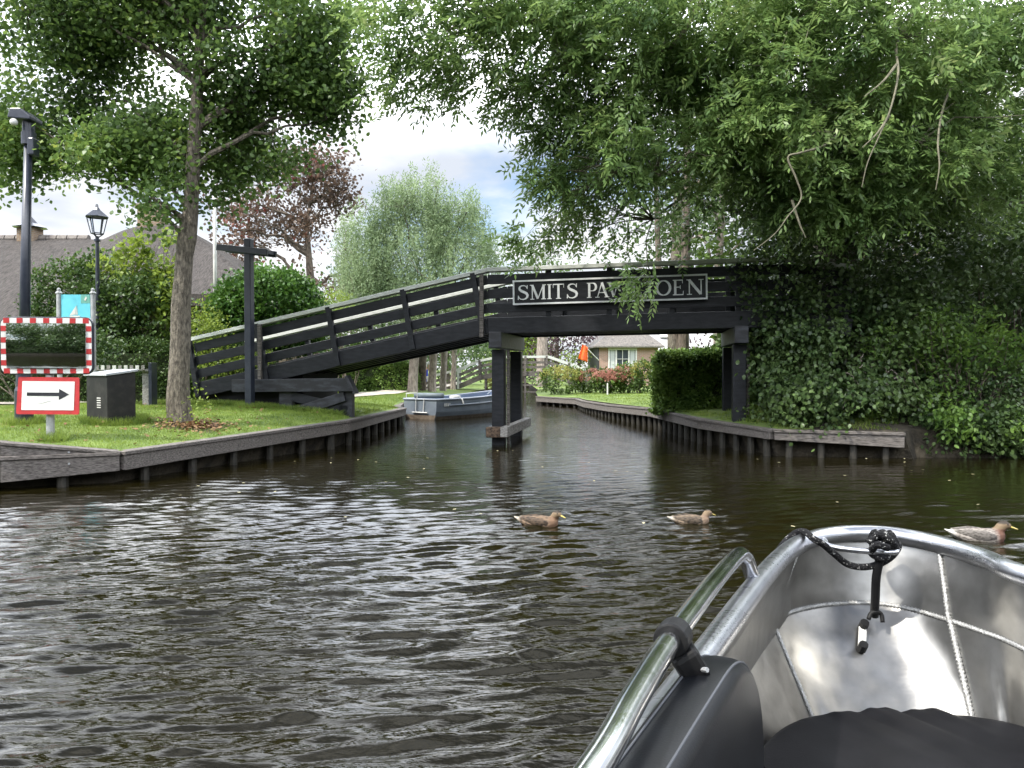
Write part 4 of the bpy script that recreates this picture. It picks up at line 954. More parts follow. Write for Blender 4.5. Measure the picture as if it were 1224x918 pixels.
# ------------------------------------------------------------------ the moored boat
bo = thing('moored_boat', 'grey-blue open motorboat moored by the left bank beyond the bridge pier', 'boat', (-2.62, 22.0, 0), R(54)); bo.scale = (.93, 1.05, 1)
def hull_rings(stations, inset=0.0, zin=None):
    rings = []
    for x, hw, zt_, zb_ in stations:
        hw2 = max(hw - inset, .004); zb2 = zb_ if zin is None else max(zb_, zin)
        ring = [(x, hw2, zt_), (x, hw2 * .97, zt_ * .5 + zb2 * .5), (x, hw2 * .82, zb2 + .05), (x, 0, zb2 - (.04 if zin is None else 0)), (x, -hw2 * .82, zb2 + .05), (x, -hw2 * .97, zt_ * .5 + zb2 * .5), (x, -hw2, zt_)]
        rings.append(ring)
    return rings
st_ = [(0, .60, .56, -.12), (.5, .64, .56, -.14), (1.2, .68, .565, -.15), (2.0, .69, .58, -.15), (2.8, .63, .61, -.14), (3.4, .50, .65, -.12), (3.85, .32, .69, -.06), (4.15, .10, .73, .05), (4.22, .02, .75, .12)]
q = MB(); rg = hull_rings(st_); q.loft(rg, close=False); k = len(q.v); q.add(rg[0], [tuple(range(7))]); q.build('hull', M['hullgrey'], bo)
q = MB(); ri = hull_rings(st_[:-1], .05, .12); q.loft(ri, close=False); q.build('inner_lining', M['hullinside'], bo)
q = MB(); rim = [(x, hw, z) for x, hw, z, _ in st_] + [(x, -hw, z) for x, hw, z, _ in st_[::-1]] + [(0, .60, .56)]
q.tube(rim, .032, 8, cap=False); q.build('gunwale', M['gunwale'], bo, smooth=True)
q = MB(); bs = [(x, -(hw + .01), z - .17) for x, hw, z, _ in st_]; q.tube([(a, b_, c) for a, b_, c in bs[1:]], .026, 8); q.build('rubbing_strake', M['gunwale'], bo, smooth=True)
q = MB(); wl_ = [(x, hw * .90, .03) for x, hw, z, _ in st_[:7]]
q.loft([[(x, -hw * .985 - .003, .09), (x, -hw * .9 - .006, -.05)] for x, hw, z, _ in st_[:7]], close=False); q.add([(-.004, -.57, .12), (-.004, .57, .12), (-.004, .5, -.06), (-.004, -.5, -.06)], [(0, 1, 2, 3)]); q.build('waterline_stain', M['algae'], bo)
q = MB(); q.tube([(.30, .42, .66), (.36, -.55, .67)], .075, 12); q.build('rolled_tarpaulin', M['tarp'], bo, smooth=True)
q = MB(); q.lathe([(.05, 0), (.16, .02), (.17, .08), (.06, .1)], 14, (1.02, -.48, .56)); q.tube([(1.02, -.5, .66), (1.05, -.72, .55), (1.08, -.74, .42)], .02, 6); q.build('rope_coil', M['white_rope'], bo)
q = MB(); q.tube([(-.03, -.18, .60), (-.04, -.15, .2)], .014, 6); q.tube([(-.03, .12, .60), (-.04, .12, .2)], .0139, 6); q.tube([(-.04, -.30, .19), (-.04, .25, .19)], .02, 6); q.tube([(.0, .5, .56), (0, .5, .72), (0, .1, .74), (0, .1, .58)], .016, 6); q.build('stern_ladder', M['white'], bo)
q = MB()
for i in range(4): q.box((.32 + i * .075, -.650, .41), (.05, .008, .09))
q.build('registration_mark', M['white'], bo)
q = MB(); q.box((2.75, 0, .34), (.35, 1.1, .05)); q.box((.25, 0, .34), (.45, 1.08, .05)); q.build('thwart', M['hullinside'], bo)
q = MB(); q.tube([(2.5, -.60, .66), (2.7, -.58, .74), (3.3, -.46, .78), (3.5, -.42, .72)], .016, 6); q.build('hand_rail', M['gunwale'], bo, smooth=True)

# ------------------------------------------------------------------ the boat we sit in
def cr(pts, n=8):
    'Catmull-Rom through points'
    pts = [Vector(p) for p in pts]; P_ = [pts[0] * 2 - pts[1]] + pts + [pts[-1] * 2 - pts[-2]]; o = []
    for i in range(1, len(P_) - 2):
        a, b, c, d = P_[i - 1:i + 3]
        for k in range(n):
            t = k / n; o.append(.5 * ((2 * b) + (c - a) * t + (2 * a - 5 * b + 4 * c - d) * t * t + (3 * b - a - 3 * c + d) * t ** 3))
    return o + [pts[-1]]
RZ = .80
rim_c = [Vector((-.70, -1.6, RZ)), Vector((-.42, .1, RZ))] + [G(px, py, RZ) for px, py in ((735, 930), (800, 846), (852, 775), (905, 702), (935, 668), (962, 649), (1000, 640), (1050, 639), (1095, 645), (1140, 656), (1185, 671), (1224, 688))] + [Vector((1.70, 2.0, RZ)), Vector((1.72, 1.2, RZ)), Vector((1.68, .1, RZ)), Vector((1.5, -1.6, RZ))]
ch_c = [Vector((-.55, -1.6, .5)), Vector((-.28, .1, .52))] + [G(780, 960, .55), G(835, 868, .55), G(873, 808, .55), G(903, 768, .55), G(925, 745, .55), G(955, 731, .55), G(1000, 723.5, .55), G(1050, 723, .55), G(1092, 730, .55), G(1130, 741, .555), G(1180, 758, .56), G(1224, 776, .56)] + [Vector((1.665, 2.0, .55)), Vector((1.68, 1.2, .55)), Vector((1.62, .1, .53)), Vector((1.42, -1.6, .5))]
cen_ = Vector((1.02, 1.9, 0))
def inward(c, k, z):
    v = Vector((c.x, c.y, 0)); ax = Vector((.35 + .32 * max(0, min(c.y, 2.4)), min(c.y, 2.35), 0)); q_ = v.lerp(ax, k); q_.z = z; return q_
# floor line: the lower panel leans in towards the bow locker
fl_c = [Vector((-.3, -1.6, .12)), Vector((-.02, .1, .14))] + [G(px, py, .26) for px, py in ((850, 985), (890, 945), (930, 915), (955, 890), (976, 866), (1000, 862), (1035, 859), (1080, 858), (1115, 862), (1168, 872), (1200, 885), (1224, 897))] + [Vector((1.45, 1.9, .22)), Vector((1.40, 1.2, .16)), Vector((1.35, .1, .14)), Vector((1.1, -1.6, .12))]
yb = thing('aluminium_boat', 'aluminium sloop bow with tubular rim and weld seams in which the photographer sits', 'boat', (.6, 0, 0))
OB = Vector((.6, 0, 0))
RC, CC, FC = [[p - OB for p in cr(c, 6)] for c in (rim_c, ch_c, fl_c)]
q = MB(); q.tube(RC, .033, 14); q.build('gunwale_tube', M['alu_tube'], yb, smooth=True)
def sheet(A, B, n, bulge=0.0):
    rows = []
    for j in range(n + 1):
        t = j / n; rows.append([a.lerp(b, t) for a, b in zip(A, B)])
    return rows
def sheet_mb(A, B, n, dent=0.0):
    q = MB(); rows = sheet(A, B, n)
    rows = [[p + Vector((0, 1, .3)) * dent * mnoise.noise(p * 4.2) for p in r_] for r_ in rows]
    q.loft(rows, close=False); return q
down = [p + Vector((0, 0, -.02)) for p in RC]
o_ = sheet_mb(down, CC, 5).build('side_plating', M['alu'], yb, smooth=True)
o_ = sheet_mb(CC, FC, 6, .008).build('bow_plating', M['alu'], yb, smooth=True)
# outside skin and bottom
outw = [Vector((a.x, a.y, a.z - .02)) + (Vector((a.x, a.y, 0)) - (cen_ - OB)).normalized() * .02 for a in RC]
low = [Vector((c.x, c.y, -.12)) + (Vector((c.x, c.y, 0)) - (cen_ - OB)).normalized() * .03 for c in CC]
sheet_mb(outw, low, 3).build('outer_plating', M['alu'], yb, smooth=True)
q = MB(); n_ = len(FC); q.add([tuple(p) for p in FC], []); 
for i in range(n_ // 2): q.f.append((i, i + 1, n_ - 2 - i, n_ - 1 - i)) if i + 1 < n_ - 2 - i else None
q.build('floor', M['alu'], yb)
q = MB(); q.add([tuple(RC[0]), tuple(RC[-1]), tuple(FC[-1]), tuple(FC[0])], [(0, 1, 2, 3)]); q.build('transom', M['alu'], yb)
# weld beads
def weld(pts, r_, name='weld_seam'):
    pts = [Vector(p) for p in pts]; L_ = [0]
    for a, b in zip(pts[:-1], pts[1:]): L_.append(L_[-1] + (b - a).length)
    n = int(L_[-1] / .0125); q = MB(); pp, rr = [], []
    P3 = np.array([tuple(p) for p in pts])
    for i in range(n * 2):
        s_ = L_[-1] * i / (n * 2 - 1); pp.append([np.interp(s_, L_, P3[:, k]) for k in range(3)]); rr.append(r_ * (1.05 if i % 2 else .60))
    q.tube(pp, rr, 7); return q.build(name, M['weld'], yb, smooth=True)
weld(CC[9:105], .010)
def nearest(C_, px, z):
    return min(range(len(C_)), key=lambda i: abs(612 + FPX * (C_[i] + OB).x / max((C_[i] + OB).y, .01) - px) + (0 if 12 < i < 12 + 6 * 12 else 999))
def seam(ir, ic, if_, r_, part):
    pts = []
    if part in (0, 2): pts += [down[ir].lerp(CC[ic], k / 6) for k in range(7)]
    if part in (1, 2): pts += [CC[ic].lerp(FC[if_], k / 6) for k in range(1, 7)]
    weld(pts, r_)
i0 = nearest(CC, 925, 0); i1 = nearest(CC, 1140, 0)
seam(nearest(RC, 955, 0), i0, nearest(FC, 976, 0), .006, 0)
weld([CC[i0].lerp(FC[nearest(FC, 976, 0)], k / 6) + Vector((0, -.004, .004)) for k in range(0, 7)], .009)
weld([down[nearest(RC, 1124, 0)].lerp(CC[i1], k / 6) + Vector((-.003, -.005, .0)) for k in range(0, 7)], .010)
weld([CC[i1].lerp(FC[nearest(FC, 1168, 0)], k / 6) + Vector((0, -.005, .005)) for k in range(0, 7)], .012)
# hand rail
hr = [G(700, 945, .93) + Vector((-.12, -.25, 0)), G(715, 918, .93), G(757, 842, .93), G(801, 770, .93), G(849, 704, .93), G(876, 672, .925), G(886, 664, .915), G(893, 668, .885)]
hr = [p - OB for p in cr(hr, 6)] + [G(903, 697, .81) - OB]
q = MB(); q.tube(hr, .0225, 14); q.build('grab_rail', M['chrome'], yb, smooth=True)
# small bow handle
h0, h1 = G(986, 646, .80) - OB, G(1062, 652, .80) - OB
q = MB(); q.tube(cr([h0, h0 + Vector((.0, -.07, -.01)), (h0 + h1) / 2 + Vector((.0, -.10, -.01)), h1 + Vector((0, -.07, -.01)), h1], 6), .011, 10); q.build('bow_handle', M['alu_tube'], yb, smooth=True)
# little link plate with two bolts, and a lug
lk = [CC[nearest(CC, 1030, 0)].lerp(FC[nearest(FC, 1030, 0)], t) + Vector((0, -.01, .01)) for t in (.24, .44)]
q = MB(); q.beam(lk[0], lk[1], .028, .010, up=(0, -.8, .6)); q.build('link_plate', M['white'], yb, bevel=.003)
q = MB()
for p in lk:
    q.tube([p + Vector((0, .005, -.01)), p + Vector((0, -.018, .02))], .016, 8)
q.build('bolt', M['rubber'], yb)
# clamp on the grab rail
cl = G(806, 764, .93) - OB; tdir = (G(849, 704, .93) - G(757, 842, .93)).normalized()
q = MB(); q.tube([cl - tdir * .026, cl + tdir * .026], .034, 18); q.build('clamp_ring', M['rubber'], yb, bevel=.004)
q = MB(); q.beam(cl + Vector((.012, -.005, -.02)), cl + Vector((.045, .0, -.075)), .055, .07, up=(0, 1, 0)); q.build('clamp_foot', M['rubber'], yb, bevel=.01)
q = MB()
for dx, dz in ((.055, -.05), (.060, -.075)): q.tube([cl + Vector((dx - .01, -.03, dz)), cl + Vector((dx, -.045, dz + .004))], .005, 6)
q.build('screw', M['steel'], yb)
# back cushion along the side
pdir = Vector((.47, .883, 0)); ninw = Vector((.883, -.47, 0)); q0 = Vector((.585, 1.76, 0)) - OB
prof_ = []
for i in range(25):
    a = R(90 * i / 24); prof_.append((-.36 + .36 * math.cos(a) ** .85 if i < 24 else -.36, .50 + .37 * math.sin(a) ** .85))
pts2 = [(0.0, .30)] + [(s_, h_) for s_, h_ in prof_] + [(-.55, .868), (-.9, .86), (-1.3, .85), (-1.6, .84), (-1.6, .30)]
def cushion(pts2, thick, rnd_):
    rings = []
    c_s = -.6; c_h = .5
    for t, ins in ((0, .030), (.006, .016), (.018, .005), (.035, 0), (thick - .035, 0), (thick - .018, .004), (thick - .006, .012), (thick, .022)):
        ring = []
        n = len(pts2)
        for i, (s_, h_) in enumerate(pts2):
            a, b = pts2[i - 1], pts2[(i + 1) % n]; dx, dy = b[0] - a[0], b[1] - a[1]; l = math.hypot(dx, dy) or 1
            s2, h2 = s_ - dy / l * ins * 1.0 , h_ + dx / l * ins * 1.0
            ring.append(q0 + pdir * s2 + Vector((0, 0, h2)) - ninw * t)
        rings.append(ring)
    return rings
cu = thing('back_cushion', 'black vinyl backrest cushion standing against the side of the aluminium boat', 'cushion', OB)
rings = cushion(pts2, .105, .02)
q = MB(); q.loft(rings); q.build('pad', M['vinyl'], cu, smooth=True)
q = MB(); q.tube([p + (ninw) * .000 for p in rings[2][1:29]], .0028, 6); q.build('piping', M['stitch'], cu, smooth=True)
q = MB(); q.tube([p - Vector((0, 0, -.001)) for p in rings[5][1:29]], .0022, 6); q.build('piping', M['stitch'], cu, smooth=True)
# seat cushion
sc_ = thing('seat_cushion', 'wide black seat cushion with puckered edge lying in the boat bow', 'cushion', OB)
back = [G(px, py, .36) - OB for px, py in ((905, 900), (922, 882), (942, 867), (970, 856), (1010, 849), (1050, 846), (1100, 847), (1150, 853), (1190, 860), (1224, 868), (1265, 882))] 
bk = cr(back, 10); rows = []
front = [Vector((p.x * .96 - .05, .95, .36)) for p in bk]
for j, (t, dz, ow) in enumerate([(0, -.16, 0), (0, -.06, .0), (0, -.02, .0), (.012, -.004, 0), (.03, 0, 0)] + [(.03 + .97 * k / 34, 0, 0) for k in range(1, 35)]):
    row = []
    for i, (a, b) in enumerate(zip(bk, front)):
        p = a.lerp(b, t); p.z = .36 + dz
        s_ = i / (len(bk) - 1); fade = math.exp(-t * 6.5) * math.exp(-((s_ - .56) / .17) ** 2)
        ph = (p.x * 1.0 + (p.y) * .42) * 40
        p.z += .009 * fade * (math.sin(ph) + .5 * math.sin(2.3 * ph + 1)) * (1 if j > 2 else .5) + .010 * math.sin(math.pi * min(1, t * 1.2)) + .004 * mnoise.noise(p * 6)
        row.append(p)
    rows.append(row)
q = MB(); q.loft(rows, close=False); q.build('pad', M['vinyl_top'], sc_, smooth=True)
# rope: over the rim, a loop hanging inside, a knot, a tail
ro = thing('mooring_rope', 'black speckled mooring rope knotted round the bow handle of the aluminium boat', 'rope', OB)
def Q(px, py, d): return P(px, py, d) - OB
r1 = [Q(922, 690, 2.74), Q(932, 660, 2.86), Q(948, 641, 2.9), Q(962, 636, 2.86), Q(974, 645, 2.80), Q(986, 652, 2.80), Q(1000, 664, 2.82), Q(1016, 676, 2.82), Q(1036, 679, 2.80), Q(1056, 674, 2.80), Q(1070, 664, 2.80), Q(1076, 652, 2.82), Q(1068, 644, 2.86)]
q = MB(); q.tube(cr(r1, 8), .0125, 9); q.build('loop', M['rope'], ro, smooth=True)
q = MB()
for c0, rr_ in (((1048, 646), 9), ((1057, 647), 10), ((1065, 648), 10)):
    q.tube(cr([Q(c0[0] + rr_ * .5 * math.cos(a), c0[1] + rr_ * 1.0 * math.sin(a), 2.84 - .045 * math.cos(a) + .01) for a in [2 * math.pi * k / 8 for k in range(9)]], 4), .0125, 8)
q.tube(cr([Q(1040, 650, 2.78), Q(1052, 640, 2.78), Q(1066, 646, 2.76), Q(1072, 658, 2.78), Q(1058, 668, 2.76), Q(1044, 662, 2.78), Q(1050, 652, 2.74), Q(1064, 656, 2.74)], 6), .0135, 8)
q.build('knot', M['rope'], ro, smooth=True)
q = MB(); q.tube(cr([Q(1055, 664, 2.78), Q(1050, 690, 2.80), Q(1049, 715, 2.83), Q(1048, 738, 2.86)], 6), .0155, 9); q.build('tail', M['rubber'], ro, smooth=True)
q = MB(); q.tube(cr([Q(1041, 742, 2.83), Q(1044, 735, 2.84), Q(1050, 733, 2.84), Q(1056, 736, 2.84), Q(1058, 746, 2.83)], 5), .008, 7); q.build('hook', M['rubber'], ro, smooth=True)
q = MB(); q.tube([Q(925, 686, 2.74), Q(918, 700, 2.85), Q(912, 720, 3.0)], .012, 7); q.build('outer_end', M['rope'], ro, smooth=True)

# ------------------------------------------------------------------ ducks
def duckmat(name, back, belly, breast, pale, scale):
    m = bpy.data.materials.new(name); m.use_nodes = True; t = m.node_tree; b = t.nodes['Principled BSDF']; b.inputs['Roughness'].default_value = .75
    c = nn(t, 'ShaderNodeTexCoord'); s = nn(t, 'ShaderNodeSeparateXYZ'); t.links.new(c.outputs['Object'], s.inputs[0])
    v = nn(t, 'ShaderNodeTexVoronoi'); v.inputs['Scale'].default_value = scale; mp = nn(t, 'ShaderNodeMapping'); mp.inputs['Scale'].default_value = (.55, 1, 1.3); t.links.new(c.outputs['Object'], mp.inputs[0]); t.links.new(mp.outputs[0], v.inputs['Vector'])
    r = nn(t, 'ShaderNodeValToRGB'); r.color_ramp.elements[0].position = .25; r.color_ramp.elements[1].position = .6; r.color_ramp.elements[0].color = (*back, 1); r.color_ramp.elements[1].color = (*belly, 1)
    t.links.new(v.outputs['Distance'], r.inputs[0])
    def mr(sock, a, b_):
        k = nn(t, 'ShaderNodeMapRange'); k.inputs[1].default_value = a; k.inputs[2].default_value = b_; t.links.new(sock, k.inputs[0]); return k.outputs[0]
    def mixc(f, A, B):
        k = nn(t, 'ShaderNodeMix', data_type='RGBA'); t.links.new(f, k.inputs[0]); t.links.new(A, k.inputs[6])
        if isinstance(B, tuple): k.inputs[7].default_value = (*B, 1)
        else: t.links.new(B, k.inputs[7])
        return k.outputs[2]
    col = mixc(mr(s.outputs[0], .08, .13), r.outputs[0], breast)
    col = mixc(mr(s.outputs[2], .115, .13), col, (.15, .105, .06))
    col = mixc(mr(s.outputs[2], .160, .172), col, (.03, .022, .015))
    col = mixc(mr(s.outputs[0], -.20, -.24), col, pale)
    t.links.new(col, b.inputs['Base Color']); return m
def duck(loc_, rz, label, m, sc=1.0, yaw=0.0, drop=0.0):
    o = thing('duck', label, 'duck', Vector(loc_) + Vector((0, 0, -.022)), rz, group='ducks swimming on the canal'); o.scale = (sc,) * 3
    def ring(x, z, ry, rz_, n=14): return [(x, ry * math.cos(2 * math.pi * k / n), z + rz_ * math.sin(2 * math.pi * k / n)) for k in range(n)]
    q = MB()
    q.loft([ring(-.285, .105, .012, .004), ring(-.25, .088, .035, .014), ring(-.20, .068, .06, .035), ring(-.13, .05, .085, .062), ring(-.04, .04, .10, .08), ring(.05, .038, .10, .082), ring(.12, .045, .085, .078), ring(.16, .055, .06, .06), ring(.185, .06, .03, .035)])
    def ring2(c, t, rr, n=14):
        t = Vector(t).normalized(); a = Vector((0, 1, 0)); b = t.cross(a); return [Vector(c) + (a * math.cos(2 * math.pi * k / n) * rr * .85 + b * math.sin(2 * math.pi * k / n) * rr) for k in range(n)]
    q.loft([ring2((.095, 0, .05), (.5, 0, 1), .065), ring2((.13, 0, .092), (.5, 0, 1), .052), ring2((.152, 0, .122), (.4, 0, 1), .044), ring2((.164, 0, .143), (.5, 0, 1), .043), ring2((.180, 0, .160), (1, 0, 1), .041), ring2((.205, 0, .160), (1, 0, .2), .034), ring2((.226, 0, .150), (1, 0, -.2), .022), ring2((.237, 0, .145), (1, 0, -.2), .009)])
    def hy(mb_, allv=False):
        for i_, (x, y, z) in enumerate(mb_.v):
            f = 1.0 if allv else min(1, max(0, (z - .085) / .04)) * (1 if x > .06 else 0)
            if f > 0:
                a_ = yaw * f; dx = x - .14; mb_.v[i_] = (.14 + dx * math.cos(a_) - y * math.sin(a_) , dx * math.sin(a_) + y * math.cos(a_), z - drop * f)
    hy(q); bd = q.build('body', m, o, smooth=True); rm = bd.modifiers.new('r', 'REMESH'); rm.mode = 'VOXEL'; rm.voxel_size = .007; rm.use_smooth_shade = True
    q = MB(); q.loft([[(x, y * w_, z + dz) for y, dz in ((-1, 0), (-.5, .006 * h_), (0, .009 * h_), (.5, .006 * h_), (1, 0), (0, -.006)) ] for x, w_, z, h_ in ((.222, .016, .146, 1.8), (.248, .014, .137, 1.1), (.268, .015, .131, .9), (.281, .012, .128, .5), (.286, .004, .127, .2))]); hy(q, True); q.build('bill', M['bill'], o, smooth=True)
    q = MB()
    for s in (-1, 1): ball(q, (.204, s * .029, .167), .0055, 8)
    hy(q, True); q.build('eyes', M['eye'], o, smooth=True)
    wm_ = m.copy(); wm_.name = m.name + '_wing'
    for e_ in [n_ for n_ in wm_.node_tree.nodes if n_.type == 'VALTORGB'][0].color_ramp.elements: e_.color = (e_.color[0] * .55, e_.color[1] * .55, e_.color[2] * .55, 1)
    for s in (-1, 1):
        q = MB(); q.loft([[(x, s * (yy + tk * math.cos(a)), z + hh * math.sin(a)) for a in [2 * math.pi * k / 8 for k in range(8)]] for x, yy, z, hh, tk in ((.09, .085, .06, .02, .01), (.03, .093, .068, .042, .014), (-.06, .09, .075, .045, .014), (-.15, .065, .085, .028, .010), (-.22, .035, .10, .008, .004))])
        q.build('wing', wm_, o, smooth=True)
    return o
dm1 = duckmat('mottled_brown_feathers', (.03, .02, .013), (.15, .10, .062), (.14, .08, .045), (.30, .27, .22), 45)
dm2 = duckmat('mottled_tan_feathers', (.03, .022, .015), (.17, .125, .085), (.15, .10, .065), (.34, .31, .26), 50)
dm3 = duckmat('pale_grey_feathers', (.09, .075, .065), (.25, .225, .2), (.10, .045, .028), (.5, .48, .45), 70)
duck(G(646, 628, 0) + Vector((0, 0, .0)), R(-12), 'brown duck swimming nearest the bridge pier, leftmost of the three', dm1, .88, R(-22), .008)
duck(G(828, 626, 0), R(3), 'mottled tan duck swimming just above the boat hand rail, middle of the three', dm2, .84, R(14), .022)
duck(G(1174, 646, 0), R(-8), 'pale grey duck with rust-brown breast beyond the boat rim, rightmost of the three', dm3, 1.0, R(-10), .004)

# ------------------------------------------------------------------ the person on the far path
def skinned(name, verts, edges, radii, m, parent, root=0, sub=1):
    me = bpy.data.meshes.new(name); me.from_pydata(verts, edges, []); me.materials.append(m); o = bpy.data.objects.new(name, me); link(o, parent)
    sk_ = o.modifiers.new('skin', 'SKIN'); sk_.use_smooth_shade = True
    for i, v in enumerate(me.skin_vertices[0].data): v.radius = radii[i] if isinstance(radii[i], tuple) else (radii[i],) * 2; v.use_root = (i == root)
    o.modifiers.new('sub', 'SUBSURF').levels = sub; o.modifiers['sub'].render_levels = sub; return o
pp = Vector(((508 - 612) / FPX * 44, 44, H(-5, 44)))
pe = thing('person', 'person in blue trousers and white top walking between the far tree trunks', 'person', pp, R(20))
sk_v = [(0, 0, .95), (0, 0, 1.15), (0, 0, 1.38), (0, 0, 1.5), (0, 0, 1.66), (-.17, 0, 1.38), (-.23, .02, 1.12), (-.2, -.1, .9), (.17, 0, 1.38), (.24, .02, 1.12), (.22, -.08, .9), (-.09, 0, .9), (-.10, -.06, .48), (-.10, .06, .08), (-.10, -.08, .04), (.09, 0, .9), (.11, .05, .48), (.12, .1, .08), (.12, -.04, .04),
        (-.19, -.14, .83), (.21, -.12, .83)]
sk_e = [(0, 1), (1, 2), (2, 3), (3, 4), (2, 5), (5, 6), (6, 7), (2, 8), (8, 9), (9, 10), (0, 11), (11, 12), (12, 13), (13, 14), (0, 15), (15, 16), (16, 17), (17, 18), (7, 19), (10, 20)]
skinned('body', sk_v, sk_e, [(.12, .1), (.12, .09), (.14, .09), .055, (.085, .1), .06, .045, .035, .06, .045, .035, .08, .06, .04, .035, .08, .06, .04, .035, .035, .035], M['skin'], pe)
skinned('trousers', [(0, 0, 1.0), (-.09, 0, .88), (-.10, -.06, .48), (-.10, .05, .1), (.09, 0, .88), (.11, .05, .48), (.12, .1, .1)], [(0, 1), (1, 2), (2, 3), (0, 4), (4, 5), (5, 6)], [(.15, .12), .105, .085, .07, .105, .085, .07], M['blue'], pe)
skinned('shirt', [(0, 0, 1.0), (0, 0, 1.2), (0, 0, 1.40), (-.17, 0, 1.39), (-.22, .02, 1.18), (.17, 0, 1.39), (.23, .02, 1.18)], [(0, 1), (1, 2), (2, 3), (3, 4), (2, 5), (5, 6)], [(.15, .115), (.145, .11), (.16, .11), .078, .065, .078, .065], M['shirt'], pe)
q = MB(); ball(q, (0, .015, 1.70), .105, 12, 1.1); q.build('hair', M['vinyl'], pe, smooth=True)
q = MB(); q.box((-.03, -.13, 1.2), (.10, .05, .3)); q.build('bag', M['vinyl'], pe, bevel=.02)

# ------------------------------------------------------------------ trees
def pb(px, py, d, rpx, rpy, n, rd=None):
    'blob: centre from photograph measurements, radii in photograph pixels at that distance'
    c = P(px, py, d); rx, rz = rpx / FPX * d, rpy / FPX * d
    return (tuple(c), (rx, rd or (rx + rz) / 2, rz), n)
def gather(blobs, seed, shell=.5, gap=-.12, gscale=.9):
    r = np.random.default_rng(seed); return np.concatenate([blob_points(b, r, shell, gap, seed * 1.3, gscale) for b in blobs])

# near left tree
T1 = thing('broadleaf_tree', 'large broad-leaved tree with a rough leaning trunk beside the black cabinet', 'tree', (-5.05, 12.15, H(-5.0, 12.1)))
o0 = T1.location
tb = P(215, 503, 12.2); tpath = [(-5.18, 12.15, .35, .30), (-5.24, 12.15, .95, .235), (-5.22, 12.15, 1.6, .205), (-5.19, 12.15, 2.4, .19), (-5.13, 12.15, 3.2, .175), (-5.09, 12.15, 3.45, .195), (-5.03, 12.15, 3.9, .16), (-4.96, 12.2, 5.2, .135), (-4.92, 12.3, 6.6, .10), (-4.8, 12.4, 8.2, .04)]
bl = [pb(60, 30, 13.2, 120, 80, 400), pb(165, 40, 12.9, 90, 80, 280), pb(300, 50, 12.7, 85, 85, 310), pb(375, 70, 12.6, 55, 75, 200), pb(70, 160, 13.4, 85, 50, 240), pb(10, 180, 13.2, 50, 45, 120),
      pb(125, 202, 12.0, 38, 44, 80), pb(180, 190, 12.7, 65, 52, 200), pb(262, 165, 12.9, 60, 60, 150), pb(325, 155, 12.6, 62, 50, 150), pb(370, 140, 12.6, 48, 38, 90), pb(300, 190, 12.5, 22, 36, 26), pb(236, 224, 12.5, 48, 28, 70), pb(150, 225, 12.4, 40, 26, 60), pb(190, 248, 11.8, 14, 22, 12),
      pb(100, -45, 12.5, 160, 60, 330, 2.0), pb(270, -45, 12.5, 120, 60, 240, 1.8), pb(420, 60, 12.8, 28, 60, 45)]
C = gather(bl, 11, .35, -.10, .9) - np.array(o0)
mb = MB(); tr_ = [(a - o0.x, b - o0.y, c - o0.z, r * .74) for a, b, c, r in tpath]; rough_trunk(mb, tr_, 18, .08); limbs(mb, tr_[4:], C, .055, 34, 420, np.random.default_rng(1)); mb.build('trunk', M['bark_grey'], T1)
V, F = spray(C, np.random.default_rng(12), 36, (.22, .22, .17), .088, .068, (0, 0, 2.5), .45); np_mesh('crown', V, F, M['lime'], T1)
# suckers at the foot
Cf = np.array([[.15, -.32, .25], [-.1, -.34, .12], [.2, -.22, .5], [.3, -.25, .1], [-.2, -.3, .05], [.32, -.1, .3]])
V, F = spray(Cf, np.random.default_rng(2), 22, (.08, .05, .10), .05, .03, (0, 0, 0), 0); np_mesh('foliage', V, F, M['yellowgreen'], T1)

# big ash on the right
T2 = thing('ash_tree', 'huge ash tree whose feathery boughs hang over the bridge from the right', 'tree', (6.3, 15.2, .7)); o0 = T2.location
bl = [pb(490, 20, 11.2, 55, 55, 74, 1.0), pb(470, 95, 11.4, 26, 38, 18, .6), pb(530, 95, 11.6, 40, 30, 34, .8), pb(560, 40, 11.5, 60, 50, 93, 1.2), pb(640, 40, 11.8, 75, 70, 260, 1.5), pb(630, 140, 12, 50, 45, 110, .9), pb(596, 196, 12, 34, 18, 24, .4), pb(588, 186, 12, 22, 16, 8, .4), pb(655, 215, 12.2, 26, 14, 14, .4),
      pb(730, 60, 12.2, 90, 90, 430, 1.8), pb(720, 190, 12.2, 75, 75, 330, 1.3), pb(700, 262, 12.6, 40, 24, 50, .7), pb(630, 290, 12.8, 34, 10, 16, .3), pb(752, 272, 12.4, 36, 26, 46, .6), pb(758, 334, 12.2, 14, 15, 42, .2), pb(756, 318, 12.3, 14, 10, 14, .2),
      pb(840, 50, 12.6, 95, 80, 430, 2), pb(840, 170, 12.4, 80, 85, 380, 1.6), pb(820, 262, 13.0, 40, 40, 60, .8), pb(900, 110, 12.0, 80, 90, 330, 1.5), pb(960, 50, 12.2, 90, 80, 400, 1.8), pb(985, 190, 11.8, 85, 62, 300, 1.1), pb(1010, 250, 11.8, 52, 30, 85, .6), pb(930, 240, 12.2, 50, 34, 80, .7),
      pb(1070, 90, 12.0, 95, 100, 430, 1.8), pb(1090, 200, 12.2, 70, 60, 210, 1.3), pb(1160, 60, 12.4, 70, 80, 300, 1.8), pb(1180, 190, 12.6, 60, 70, 200, 1.5), pb(1290, 120, 12.6, 80, 180, 330, 1.8),
      pb(700, -40, 12.8, 130, 50, 200, 1.8), pb(900, -80, 13.5, 150, 80, 420, 2.4), pb(1130, -110, 13.0, 190, 110, 460, 3), pb(520, -40, 12, 80, 30, 37, 1.0)]
C = gather(bl, 21, .2, -.16, .8) - np.array(o0)
